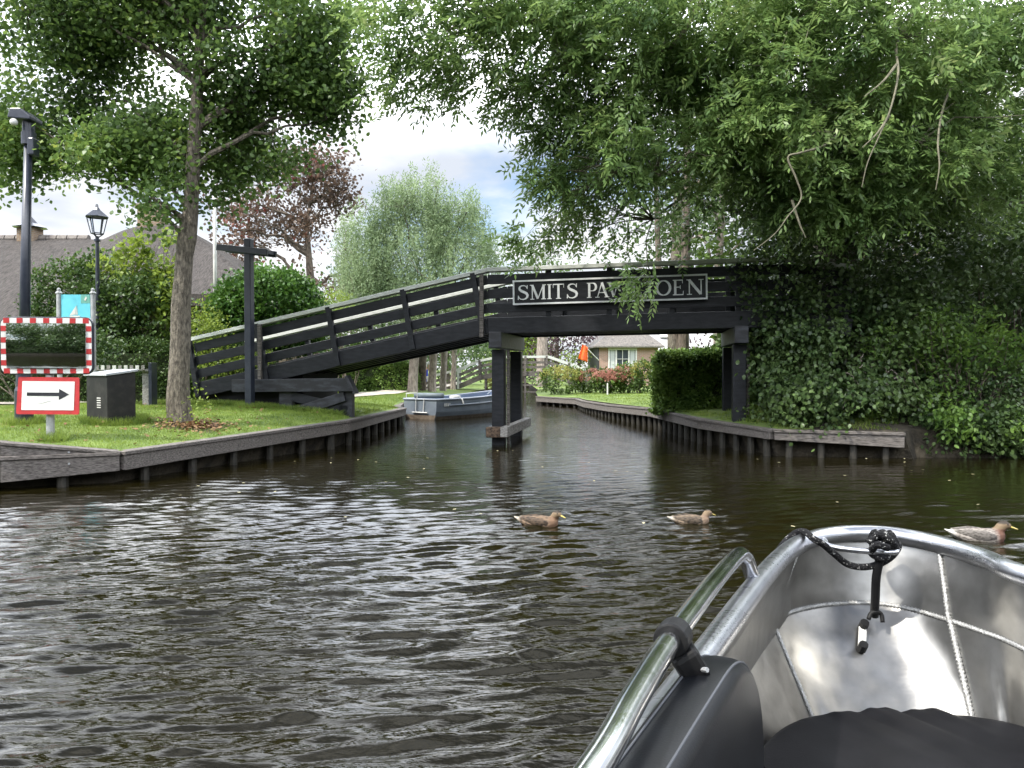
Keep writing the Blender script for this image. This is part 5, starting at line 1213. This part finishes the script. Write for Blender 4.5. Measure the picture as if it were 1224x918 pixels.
tr_ = [(.3, .5, -.3, .42), (.2, .4, 1.5, .36), (0, .2, 3.2, .31), (-.3, -.1, 5.0, .25), (-.5, -.3, 7.0, .17), (-.6, -.6, 9.0, .06)]
mb = MB(); rough_trunk(mb, tr_, 16, .08); limbs(mb, tr_[1:], C, .085, 46, 620, np.random.default_rng(4), .10)
for pts in ([(838, -30, 12.2), (770, 22, 11.9), (690, 34, 11.6), (640, 28, 11.5), (590, 30, 11.4), (540, 45, 11.3)], [(840, 0, 11.8), (800, 60, 11.8), (750, 70, 11.7), (660, 85, 11.6)], [(1085, 20, 12.2), (1068, 55, 11.0), (1070, 90, 10.5), (1062, 130, 10.3), (1050, 160, 10.3), (1035, 195, 10.3), (1028, 225, 10.3)], [(1060, 140, 10.3), (1045, 162, 10.3), (1028, 178, 10.3)],
            [(1010, 150, 12.2), (985, 174, 10.9), (955, 184, 10.6), (940, 190, 10.6), (950, 215, 10.6), (956, 238, 10.6), (940, 260, 10.6), (925, 280, 10.6), (900, 300, 10.6)], [(945, 240, 11.1), (955, 270, 11.1), (962, 285, 11.1)], [(1140, 90, 12.0), (1124, 130, 10.9), (1118, 170, 10.5), (1120, 200, 10.4), (1116, 228, 10.4)], [(1068, 80, 10.4), (1052, 100, 10.3), (1030, 118, 10.3)]):
    cp_ = cr([P(*p) - o0 for p in pts], 6); n_ = len(cp_); r0_ = .045 if pts[0][0] < 850 else .020
    mb.tube(cp_, [r0_ * (1 - .75 * i / n_) for i in range(n_)], 6)
mb.build('trunk', M['twig'], T2)
V, F = ash_spray(C, np.random.default_rng(22), 4, (.17, .17, .13), .30, .13, .042, (0, 0, 2), 4); np_mesh('crown', V, F, M['ash'], T2)

# ivy-clad trunk mass beside the bridge end
iv = thing('ivy_thicket', 'tall dark ivy-covered thicket swallowing the right end of the bridge', 'ivy', (6.3, 14.9, .55)); o0 = iv.location
bl = [pb(992, 420, 13.9, 92, 100, 445, 1.0), pb(1060, 420, 14.1, 100, 110, 445, 1.1), pb(1000, 300, 14.2, 110, 110, 567, 1.2), pb(930, 335, 13.8, 48, 50, 135, .7), pb(955, 445, 13.2, 40, 62, 175, .6), pb(1045, 170, 14.2, 110, 100, 445, 1.2), pb(1075, 300, 14.4, 70, 90, 297, 1.1), pb(950, 200, 14.4, 80, 80, 229, 1.2), pb(1010, 482, 12.8, 90, 32, 202, .5), pb(1010, 60, 15.1, 200, 90, 405, 1.2)]
C = gather(bl, 31, .72, -.25, 1.3) - np.array(o0)
V, F = spray(C, np.random.default_rng(32), 20, (.15, .15, .14), .085, .068, (0, 0, 1.8), .3); np_mesh('foliage', V, F, M['ivy'], iv)
mb = MB()
ii = np.random.default_rng(33)
for k_ in range(26):
    a = Vector((ii.uniform(-1.2, 1.4), ii.uniform(-1.2, .6), -.2)); b = a + Vector((ii.uniform(-.9, .9), ii.uniform(-.3, .3), ii.uniform(1.2, 3.6)))
    mb.tube(bez(a, b, .0, 6, .03), [.03, .028, .024, .02, .016, .01, .006], 5)
mb.tube(bez((.2, .3, -.3), (0, 0, 6), 0, 8, .02), .36, 10)
core = MB()
mb.build('stems', M['bark_brown'], iv)
for px, py, d, rr_ in ((1000, 300, 15.2, 1.35), (1040, 430, 15.1, 1.4), (960, 430, 14.8, 1.0)):
    c_ = P(px, py, d) - o0
# dead pale twigs low in the thicket
mb = MB()
for k_ in range(16):
    a = P(ii.uniform(990, 1080), ii.uniform(430, 480), 13.0) - o0; b = a + Vector((ii.uniform(-.35, .35), ii.uniform(-.1, .1), ii.uniform(-.35, .15))); mb.tube(bez(a, b, .1, 5, .07), [.011, .01, .009, .008, .006, .004], 4)
mb.build('dead_twigs', M['bark_pale'], iv)

# shrubs right of the revetment
def shrub(name, label, blobs, seed, m, base, k=14, sig=.12, L=.08, W=.055, shell=.6, gap=-.2, group=None, stems=10, cat='shrub', stem_m='bark_brown', gscale=1.3, upn=.6, stem_r=.018, dens=1.0):
    o = thing(name, label, cat, base, group=group); b0 = Vector(base)
    C = gather([(c_, r_, n_ * dens) for c_, r_, n_ in blobs], seed, shell, gap, gscale) - np.array(b0)
    V, F = spray(C, np.random.default_rng(seed + 1), k, (sig, sig, sig * .85), L, W, (0, 0, .6), .15, upn=upn); np_mesh('foliage', V, F, M[m], o)
    if stems:
        r = np.random.default_rng(seed + 2); mb = MB()
        for i in r.choice(len(C), min(stems, len(C)), replace=False):
            e = Vector(C[i]); a = Vector((e.x * .25, e.y * .25, -.1)); mb.tube(bez(a, e, .04, 5, .03), [stem_r * (1 - .15 * j) for j in range(6)], 5)
        mb.build('stems', M[stem_m], o)
    return o
shrub('shrub', 'tall dark shrub at the right edge of the canal with sky showing through its top', [pb(1180, 370, 14.8, 75, 110, 300, 1.0), pb(1250, 330, 14.8, 80, 140, 300, 1.2), pb(1130, 430, 14.6, 45, 90, 160, .8), pb(1350, 350, 14.5, 90, 160, 260, 1.2)], 41, 'ivy', (9.4, 14.6, .6), k=15, L=.10, W=.075, gap=-.12, stems=40, stem_r=.028, dens=1.5)
shrub('shrub', 'bright green leafy shrub sprays in front of the dark thicket', [pb(1150, 430, 13.2, 60, 32, 60, .4), pb(1110, 395, 13.2, 40, 22, 26, .3), pb(1200, 420, 13.2, 42, 30, 34, .4), pb(1170, 385, 13.3, 50, 14, 16, .3), pb(1130, 475, 13.0, 30, 18, 18, .3), pb(1195, 465, 13.0, 32, 18, 16, .3), pb(1060, 440, 13.1, 30, 50, 30, .2)], 43, 'elder', (7.7, 13.4, .5), k=15, L=.11, W=.045, gap=-.3, stems=60, stem_r=.014)
shrub('bank_plants', 'low mixed weeds trailing over the earth bank into the water at right', [pb(1125, 512, 12.9, 34, 18, 60, .3), pb(1190, 510, 12.6, 60, 22, 90, .35), pb(1260, 510, 12.6, 60, 30, 80, .4), pb(1340, 500, 12.6, 60, 40, 80, .4)], 45, 'ivy', (7.6, 12.5, .2), dens=2.5, k=14, L=.08, W=.06, gap=-.5, stems=0, cat='plant')
shrub('bank_plants', 'dark ivy curtain hanging down the steep bank beside the end of the timber edging', [pb(1112, 533, 12.75, 26, 9, 60, .15), pb(1135, 528, 12.7, 32, 13, 80, .2), pb(1210, 526, 12.6, 50, 14, 110, .25), pb(1300, 526, 12.6, 60, 16, 110, .3), pb(1120, 475, 13.4, 40, 30, 90, .4), pb(1190, 470, 13.2, 50, 40, 120, .5)], 46, 'ivy', (7.0, 12.6, .1), k=13, L=.075, W=.055, gap=-.6, stems=20, cat='plant')
shrub('fern_clump', 'clump of fresh green leaves low on the earth bank at the right edge', [pb(1150, 508, 12.2, 20, 16, 16, .2), pb(1130, 498, 12.2, 14, 10, 8, .2), pb(1214, 512, 12.2, 16, 12, 10, .2)], 47, 'elder', (7.2, 12.3, .2), k=16, L=.09, W=.05, gap=-.6, stems=0, cat='plant')
shrub('undergrowth', 'dark creeper ground cover on the bank between the bridge end and the timber edging', [pb(915, 492, 13.6, 24, 8, 24, .4), pb(950, 496, 13.5, 40, 9, 50, .4), pb(1030, 500, 13.3, 55, 10, 70, .4)], 49, 'under', (5.0, 13.3, .5), k=12, L=.06, W=.04, gap=-.6, stems=0, cat='plant')
# dark trees filling the back of the right-hand side
def backtree(label, base, h_, spread, m, seed, n=420, k=10, L=.22, W=.16, tr=.22, group=None, bark_='bark_brown', name='tree', gap=-.05, low=.3):
    o = thing(name, label, 'tree', base, group=group); r = np.random.default_rng(seed)
    bl = [((r.uniform(-.5, .5) * spread, r.uniform(-.5, .5) * spread, h_ * (low + (1 - low) * r.uniform(.15, .85))), (spread * .55, spread * .55, h_ * .2), n // 7) for _ in range(7)]
    C = np.concatenate([blob_points(b, r, .4, gap, seed * 1.1, .6) for b in bl])
    tr_ = [(0, 0, -.3, tr), (0, .05, h_ * .4, tr * .7), (.1, 0, h_ * .9, tr * .25)]; mb = MB(); rough_trunk(mb, tr_, 10, .05); limbs(mb, tr_, C, tr * .3, 12, 50, r); mb.build('trunk', M[bark_], o)
    V, F = spray(C, r, k, (spread * .07 + .08,) * 3, L, W, (0, 0, h_ * .4), .3, shape='dia'); np_mesh('crown', V, F, M[m], o); return o
backtree('dark tree standing far back behind the ivy thicket', (9.5, 21, .6), 8.5, 4.8, 'under', 51, 1300, 14, .24, .18, group='dark trees behind the thicket', low=.1)
backtree('dark tree standing at the back right behind the tall shrub', (15, 21, .6), 9.0, 5.4, 'under', 52, 1200, 14, .24, .18, group='dark trees behind the thicket', low=.1)
backtree('green tree seen past the ash boughs above the right bridge rail', (6.0, 27, .6), 8.0, 3.0, 'hedge', 53, 330, 11, .18, .13, group='dark trees behind the thicket', low=.35)
# ivy-clad trunks above the bridge
for i, (px, d, r_, lab) in enumerate(((814, 21, .13, 'slim two-stemmed tree with ivy rising above the right part of the bridge rail'),)):
    bx = (px - 612) / FPX * d; o = thing('tree', lab, 'tree', (bx, d, H(bx, d)))
    mb = MB(); rough_trunk(mb, [(0, 0, -.2, r_ * 1.2), (.1, 0, 3, r_), (.15, 0, 8, r_ * .7)], 10, .06); mb.tube([(0, .05, 1.2), (-.25, .1, 2.2), (-.6, .1, 3.6), (-.72, .1, 7)], [.09, .085, .08, .06], 9); mb.build('trunk', M['bark_brown'], o)
    rr_ = np.random.default_rng(60 + i); n = 90; z = rr_.uniform(2.5, 7.4, n) if i else rr_.uniform(2.6, 7.4, n)
    C = np.column_stack([.1 + rr_.normal(size=n) * (.16 + .5 * (z > 6) ), rr_.normal(size=n) * .2, z]); V, F = spray(C, rr_, 10, (.12,) * 3, .10, .08, (0, 0, 5), .3, 'dia'); np_mesh('crown', V, F, M['hedge'], o)

# hedge blocks
def hedge(name, label, poly_c, size, rz, m, seed, n=1500, k=9, L=.055, W=.04, group=None):
    o = thing(name, label, 'hedge', poly_c, rz, group=group); r = np.random.default_rng(seed); sx, sy, sz = size
    A = 2 * (sx * sz + sy * sz) + sx * sy; pts = []
    for ax, cnt in (('f', sx * sz), ('b', sx * sz), ('l', sy * sz), ('r', sy * sz), ('t', sx * sy)):
        c = int(n * cnt / A); u = r.uniform(-.5, .5, c); v_ = r.uniform(0, 1, c)
        if ax == 'f': p = np.column_stack([u * sx, np.full(c, -sy / 2), v_ * sz])
        if ax == 'b': p = np.column_stack([u * sx, np.full(c, sy / 2), v_ * sz])
        if ax == 'l': p = np.column_stack([np.full(c, -sx / 2), u * sy, v_ * sz])
        if ax == 'r': p = np.column_stack([np.full(c, sx / 2), u * sy, v_ * sz])
        if ax == 't': p = np.column_stack([u * sx, (v_ - .5) * sy, np.full(c, sz)])
        pts.append(p)
    C = np.concatenate(pts); C += nfield(C, 1.7, seed)[:, None] * .17 * np.array([1, 1, 1]) + nfield(C, 5.1, seed)[:, None] * .07 * np.array([1, 1, .8])
    C[:, 2] = np.maximum(C[:, 2], .02)
    V, F = spray(C, r, k, (.06, .06, .05), L, W, (0, 0, sz * .3), .1, upn=.9); np_mesh('foliage', V, F, M[m], o)
    q = MB()
    for _ in range(40): 
        x, y = r.uniform(-.42, .42) * sx, r.uniform(-.35, .35) * sy; q.tube([(x, y, -.1), (x + r.uniform(-.1, .1), y, sz * .8)], [.025, .008], 5)
    q.box((0, 0, sz * .46), (max(sx - .34, .1), max(sy - .34, .1), sz * .80)); q.build('stems', M['stem_and_core'], o); return o  # solid dark box added as hedge core, standing in for inner shade
M['stem_and_core'] = mat('hedge_stem_and_core', (.02, .03, .012), .95, base2=(.05, .07, .025), nscale=8)
hedge('hedge', 'clipped hedge behind the black cabinet and the low barrier', (-9.8, 17.6, .65), (8.2, 1.1, 1.32), R(9), 'hedge', 71, 3600, 11)
hedge('hedge', 'thick leafy hedge block on the right lawn between the canal and the bridge pier', ((838 - 612) / FPX * 17.6 - .02, 17.5, .5), (1.80, 1.9, 1.22), R(-12), 'hedge2', 72, 3600, 13, .075, .055)
hedge('hedge', 'low hedge along the far path left of the grey trunks', (-6.3, 34.5, .45), (4.0, 1.0, 1.25), R(14), 'hedge2', 73, 1500, 10, .09, .07)

# bushes on the left
shrub('shrub', 'dark rounded shrub behind the turquoise information board', [pb(80, 370, 19.5, 42, 62, 260, .9), pb(120, 350, 19.5, 36, 48, 170, .9), pb(62, 400, 19.0, 30, 40, 110, .7)], 81, 'hedge', (-11, 19.5, .7), dens=1.8, k=13, L=.10, W=.07)
shrub('shrub', 'bushy shrub with pale upright shoots in front of the thatched roof', [pb(160, 370, 18.8, 62, 52, 330, 1.0), pb(195, 390, 18.6, 40, 40, 140, .8), pb(140, 400, 18.6, 40, 30, 110, .8)], 83, 'hedge', (-9, 18.8, .7), dens=1.8, k=13, L=.10, W=.075)
shrub('shrub', 'pale green upright shoots rising out of the bushy shrub', [pb(152, 318, 18.9, 8, 32, 34, .2), pb(168, 312, 18.9, 8, 34, 34, .2), pb(180, 325, 18.9, 8, 26, 22, .2), pb(205, 318, 18.9, 9, 40, 34, .2), pb(190, 355, 18.7, 14, 30, 30, .25), pb(125, 318, 18.9, 7, 14, 10, .2), pb(205, 375, 18.4, 18, 34, 40, .25)], 85, 'yellowgreen', (-9, 18.9, .7), k=8, L=.13, W=.10, gap=-.8, stems=30)
shrub('shrub', 'rounded glossy green shrub behind the bridge ramp and timber post', [pb(322, 375, 19.5, 60, 52, 520, 1.3), pb(285, 385, 19.0, 34, 40, 170, .8), pb(360, 388, 19.5, 26, 34, 110, .7)], 87, 'laurel', (-6.1, 19.6, .7), k=16, L=.10, W=.075, shell=.82, gap=-.6, stems=20, dens=2.2)
shrub('shrub', 'loose yellow-green shrub between the big trunk and the rounded shrub', [pb(248, 405, 17.6, 26, 30, 110, .5), pb(262, 425, 17.2, 28, 26, 80, .5), pb(300, 430, 17.4, 30, 16, 50, .4), pb(246, 380, 17.8, 12, 16, 20, .3)], 89, 'yellowgreen', (-6.7, 17.5, .7), k=11, L=.08, W=.04, gap=-.3)
shrub('shrub', 'dark bush below the information board right of the traffic mirror', [pb(118, 420, 15.6, 24, 22, 80, .4), pb(20, 420, 15.8, 40, 26, 90, .5), pb(-30, 410, 15.8, 40, 34, 90, .5)], 91, 'hedge', (-9.5, 15.8, .7), k=12, L=.075, W=.055)
shrub('shrub', 'feathery yellow-green bush peeping over the bridge ramp', [pb(395, 362, 26, 26, 14, 60, .6), pb(430, 375, 26, 30, 12, 60, .6)], 93, 'yellowgreen', (-5.6, 26, .6), k=12, L=.09, W=.04, gap=-.6)

# copper beech
T3 = thing('copper_beech', 'sparse copper-leaved tree with reddish top behind the rounded shrub', 'tree', ((375 - 612) / FPX * 36, 36, .5)); o0 = T3.location
bl = [pb(300, 225, 36, 40, 32, 163, 2), pb(350, 205, 36, 38, 26, 131, 2), pb(390, 215, 36, 36, 36, 148, 2), pb(405, 245, 36, 20, 30, 65, 1.5), pb(330, 265, 36, 55, 38, 280, 2.5), pb(375, 310, 36, 45, 45, 197, 2.5), pb(300, 300, 36, 36, 28, 114, 2), pb(420, 330, 36, 22, 32, 65, 2), pb(270, 240, 36, 22, 30, 49, 2), pb(400, 350, 36, 50, 25, 131, 2)]
C = gather(bl, 101, .2, -.02, .45) - np.array(o0)
tr_ = [(0, 0, -.3, .32), (0, 0, 2.4, .27), (-.1, 0, 4.8, .2), (-.3, 0, 7.5, .10), (0, 0, 9.6, .04)]
mb = MB(); rough_trunk(mb, tr_, 12, .06); limbs(mb, tr_[1:], C, .11, 26, 240, np.random.default_rng(6)); mb.build('trunk', M['bark_brown'], T3)
V, F = spray(C, np.random.default_rng(102), 11, (.34, .34, .24), .21, .15, (0, 0, 3), .2, 'dia'); np_mesh('crown', V, F, M['copper'], T3)
# willow
T4 = thing('willow', 'wide silver-green pollard willow beyond the bridge ramp', 'tree', ((505 - 612) / FPX * 35.5, 35.5, .45)); o0 = T4.location
bl = [pb(440, 310, 33, 42, 62, 540, 1.8), pb(490, 300, 33, 52, 78, 936, 2.2), pb(550, 305, 33, 45, 66, 684, 2), pb(520, 245, 33, 22, 36, 126, 1.2), pb(470, 250, 33, 26, 30, 135, 1.2), pb(430, 350, 32, 34, 40, 288, 1.4), pb(520, 360, 32, 70, 40, 540, 1.8), pb(585, 330, 33, 20, 40, 126, 1.2), pb(495, 225, 33, 10, 20, 25, .8), pb(562, 255, 33, 14, 22, 43, .8)]
C = gather(bl, 111, .35, -.3, .5) - np.array(o0)
tr_ = [(0, 0, -.3, .2), (0, 0, 1.4, .18), (.1, 0, 2.6, .2), (.1, 0, 3.2, .2)]
mb = MB(); rough_trunk(mb, tr_, 14, .1); limbs(mb, tr_[1:], C, .09, 36, 160, np.random.default_rng(7), -.03); mb.build('trunk', M['bark_brown'], T4)
V, F = willow_spray(C, np.random.default_rng(112), 26, 1.1, .16, .040); np_mesh('crown', V, F, M['willow'], T4)

# pollard trunks on the far left bank
for i, (px, r_, foot) in enumerate(((494, .20, 467), (517, .17, 464), (530, .15, 464), (542, .12, 463))):
    d = 33 + i * 1.6; bx = (px - 612) / FPX * d
    o = thing('pollard_tree', ['thick pale-barked pollard trunk on the bank behind the boat stern, leftmost of the row', 'second pollard trunk of the row, just right of the walking person', 'third pollard trunk of the row, brown and slim', 'last and thinnest pollard trunk of the row, nearest the far bridge'][i], 'tree', (bx, d, H(bx, d) - .05), group='pollard trees along the far bank')
    mb = MB(); rough_trunk(mb, [(0, 0, -.2, r_ * 1.25), (0, 0, .5, r_ * 1.05), (.03, 0, 1.4, r_), (.06, 0, 2.3, r_ * 1.1), (.05, 0, 2.7, r_ * .7)], 12, .13); 
    rr_ = np.random.default_rng(120 + i); n = 60; C = np.column_stack([rr_.normal(size=n) * .6, rr_.normal(size=n) * .6, rr_.uniform(2.0, 3.4, n)]); limbs(mb, [(0, 0, 1.5), (0, 0, 2.6)], C, .04, 8, 20, rr_); mb.build('trunk', M['bark_pale'], o)
    V, F = spray(C, rr_, 9, (.18,) * 3, .16, .07, (0, 0, 2), .4, 'dia'); np_mesh('crown', V, F, M['far' if i % 2 else 'willow'], o)
# far trunks seen under the bridge on the right side
for px, d, r_, m_, lab in ((648, 46, .30, 'bark_pale', 'straight pale trunk rising behind the far bridge'), (808, 24, .24, 'bark_grey', 'thick grey trunk behind the hedge block seen under the bridge'), (858, 24, .13, 'bark_pale', 'slimmer pale trunk right of the thick grey one under the bridge')):
    bx = (px - 612) / FPX * d; o = thing('tree', lab, 'tree', (bx, d, H(bx, d)))
    mb = MB(); rough_trunk(mb, [(0, 0, -.2, r_ * 1.2), (0, 0, 3, r_), (.1, 0, 6.5, r_ * .8)], 12, .05); rr_ = np.random.default_rng(int(px)); n = 150 if d > 30 else 90
    C = np.column_stack([rr_.normal(size=n) * 1.3, rr_.normal(size=n) * 1.3, rr_.uniform(5.3, 8.2, n)]); limbs(mb, [(0, 0, 4), (.1, 0, 6.3)], C, .06, 10, 30, rr_); mb.build('trunk', M[m_], o)
    V, F = spray(C, rr_, 10, (.25,) * 3, .2, .14, (0, 0, 5), .3, 'dia'); np_mesh('crown', V, F, M['far'], o)
backtree('purple-leaved tree left of the brick cottage', (3.0, 52, .4), 5.0, 4.4, 'purple', 131, 420, 12, .2, .15, group='purple-leaved trees behind the far bridge', low=.05)
backtree('purple-leaved tree right of the grey-roofed house', (14.2, 46, .4), 6.5, 4.5, 'purple', 132, 420, 12, .2, .15, group='purple-leaved trees behind the far bridge', low=.05)
backtree('light green bush-like tree at the end of the canal', (.9, 62, .1), 6.5, 3.6, 'yellowgreen', 133, 1000, 12, .25, .17, low=.05, name='tree')
backtree('mid green tree at the left end of the far bridge', (-4.2, 50, .3), 6.0, 5.5, 'far', 134, 1000, 12, .25, .17, group='green trees beyond the far bridge', low=.02)
backtree('dark green tree behind the far path and hedge', (-9.5, 46, .3), 6.5, 6.0, 'hedge', 135, 1000, 12, .25, .18, group='green trees beyond the far bridge', low=.02)
backtree('small green tree beside the cottage flag', (4.2, 49, .3), 2.2, 1.6, 'yellowgreen', 136, 150, 10, .16, .11, low=.02)
backtree('broad green tree behind the grey-roofed house', (19, 66, .3), 10, 8, 'far', 137, 480, 12, .35, .25, group='green trees beyond the far bridge', low=.02)
backtree('green tree far behind the pollard trunks', (-2.0, 72, .3), 7.5, 7, 'far', 138, 1000, 12, .35, .25, group='green trees beyond the far bridge', low=.02)
# flower bushes by the far corner
for i, (px, py, d, rx, ry, fm, lab) in enumerate(((672, 453, 31.6, 27, 16, 'limeflower', 'mound of yellow-green hydrangea at the water corner below the far bridge'), (705, 455, 31.5, 20, 13, 'pinkflower', 'hydrangea bush with a few pink heads right of the yellow mound'),
                                            (727, 455, 30.8, 19, 12, 'pinkflower', 'hydrangea bush covered in faded pink heads in front of the cottage'), (748, 452, 31.0, 17, 15, 'pinkflower', 'greener hydrangea bush under the right end of the cottage window'), (768, 450, 30.5, 16, 18, 'limeflower', 'leafy hydrangea bush nearest the hedge block'))):
    base = P(px, 440, d); base.z = H(base.x, base.y); o = shrub('hydrangea', lab, [pb(px, py, d, rx, ry, 90, rx / FPX * d)], 140 + i * 3, 'under' if i != 3 else 'elder', tuple(base), k=11, sig=.09, L=.12, W=.08, shell=.75, gap=-.8, group='hydrangea bushes on the far corner', stems=6, cat='flower bush')
    c, r_, _ = pb(px, py - 2, d, rx * .95, ry * .98, 1, rx / FPX * d); rr_ = np.random.default_rng(150 + i); n = 46 if i in (1, 3, 4) else 85; u = unit(rr_.normal(size=(n, 3))); u[:, 2] = np.abs(u[:, 2]) * .9 - .1; u[:, 1] = -np.abs(u[:, 1])
    Cc = np.array(c) + u * np.array(r_) - np.array(base); V, F = spray(Cc, rr_, 26, (.055, .055, .045), .05, .045, (0, 0, 0), 0, upn=.3); np_mesh('flower_heads', V, F, M[fm], o)
shrub('shrub', 'orange and yellow garden flowers under the left side of the far bridge', [pb(590, 458, 40, 14, 7, 30, .5)], 171, 'limeflower', (-1.6, 40.2, .4), k=10, L=.12, W=.1, gap=-.8, stems=0, cat='flower bush')
q = MB(); sp_ = Vector((3.62, 29.3, H(3.62, 29.3))); st1 = thing('marker_post', 'short white marker post on the far lawn before the hydrangeas', 'post', sp_); q.lathe([(.03, -.1), (.03, .42), (.001, .45)], 8); q.build('stake', M['white'], st1)

# the bank behind the photographer, which the traffic mirror shows
for i in range(9):
    x = -26 + i * 6 + (i % 3); backtree(['tall tree on the bank behind the boat, first from the left', 'second tree on the bank behind the boat', 'third tree on the bank behind the boat', 'fourth tree on the bank behind the boat', 'fifth tree on the bank behind the boat', 'sixth tree on the bank behind the boat', 'seventh tree on the bank behind the boat', 'eighth tree on the bank behind the boat', 'last tree on the bank behind the boat'][i],
             (x, -18 - (i % 2) * 2, .5), 8.5 + (i % 3) * .8, 7, 'ivy', 200 + i, 1100, 12, .42, .32, group='trees on the opposite bank', low=.02)

hedge('hedge', 'long tall row of bushes on the bank behind the boat', (0, -16.2, .45), (64, 1.6, 3.4), 0, 'ivy', 230, 5200, 9, .24, .18)

hedge('hedge', 'rough dark hedge added behind the ivy thicket to darken its gaps', (10.6, 17.2, .5), (11.5, 1.4, 3.0), R(-4), 'ivy', 231, 3800, 11, .13, .10)  # dark backing put in to close bright gaps low in the thicket
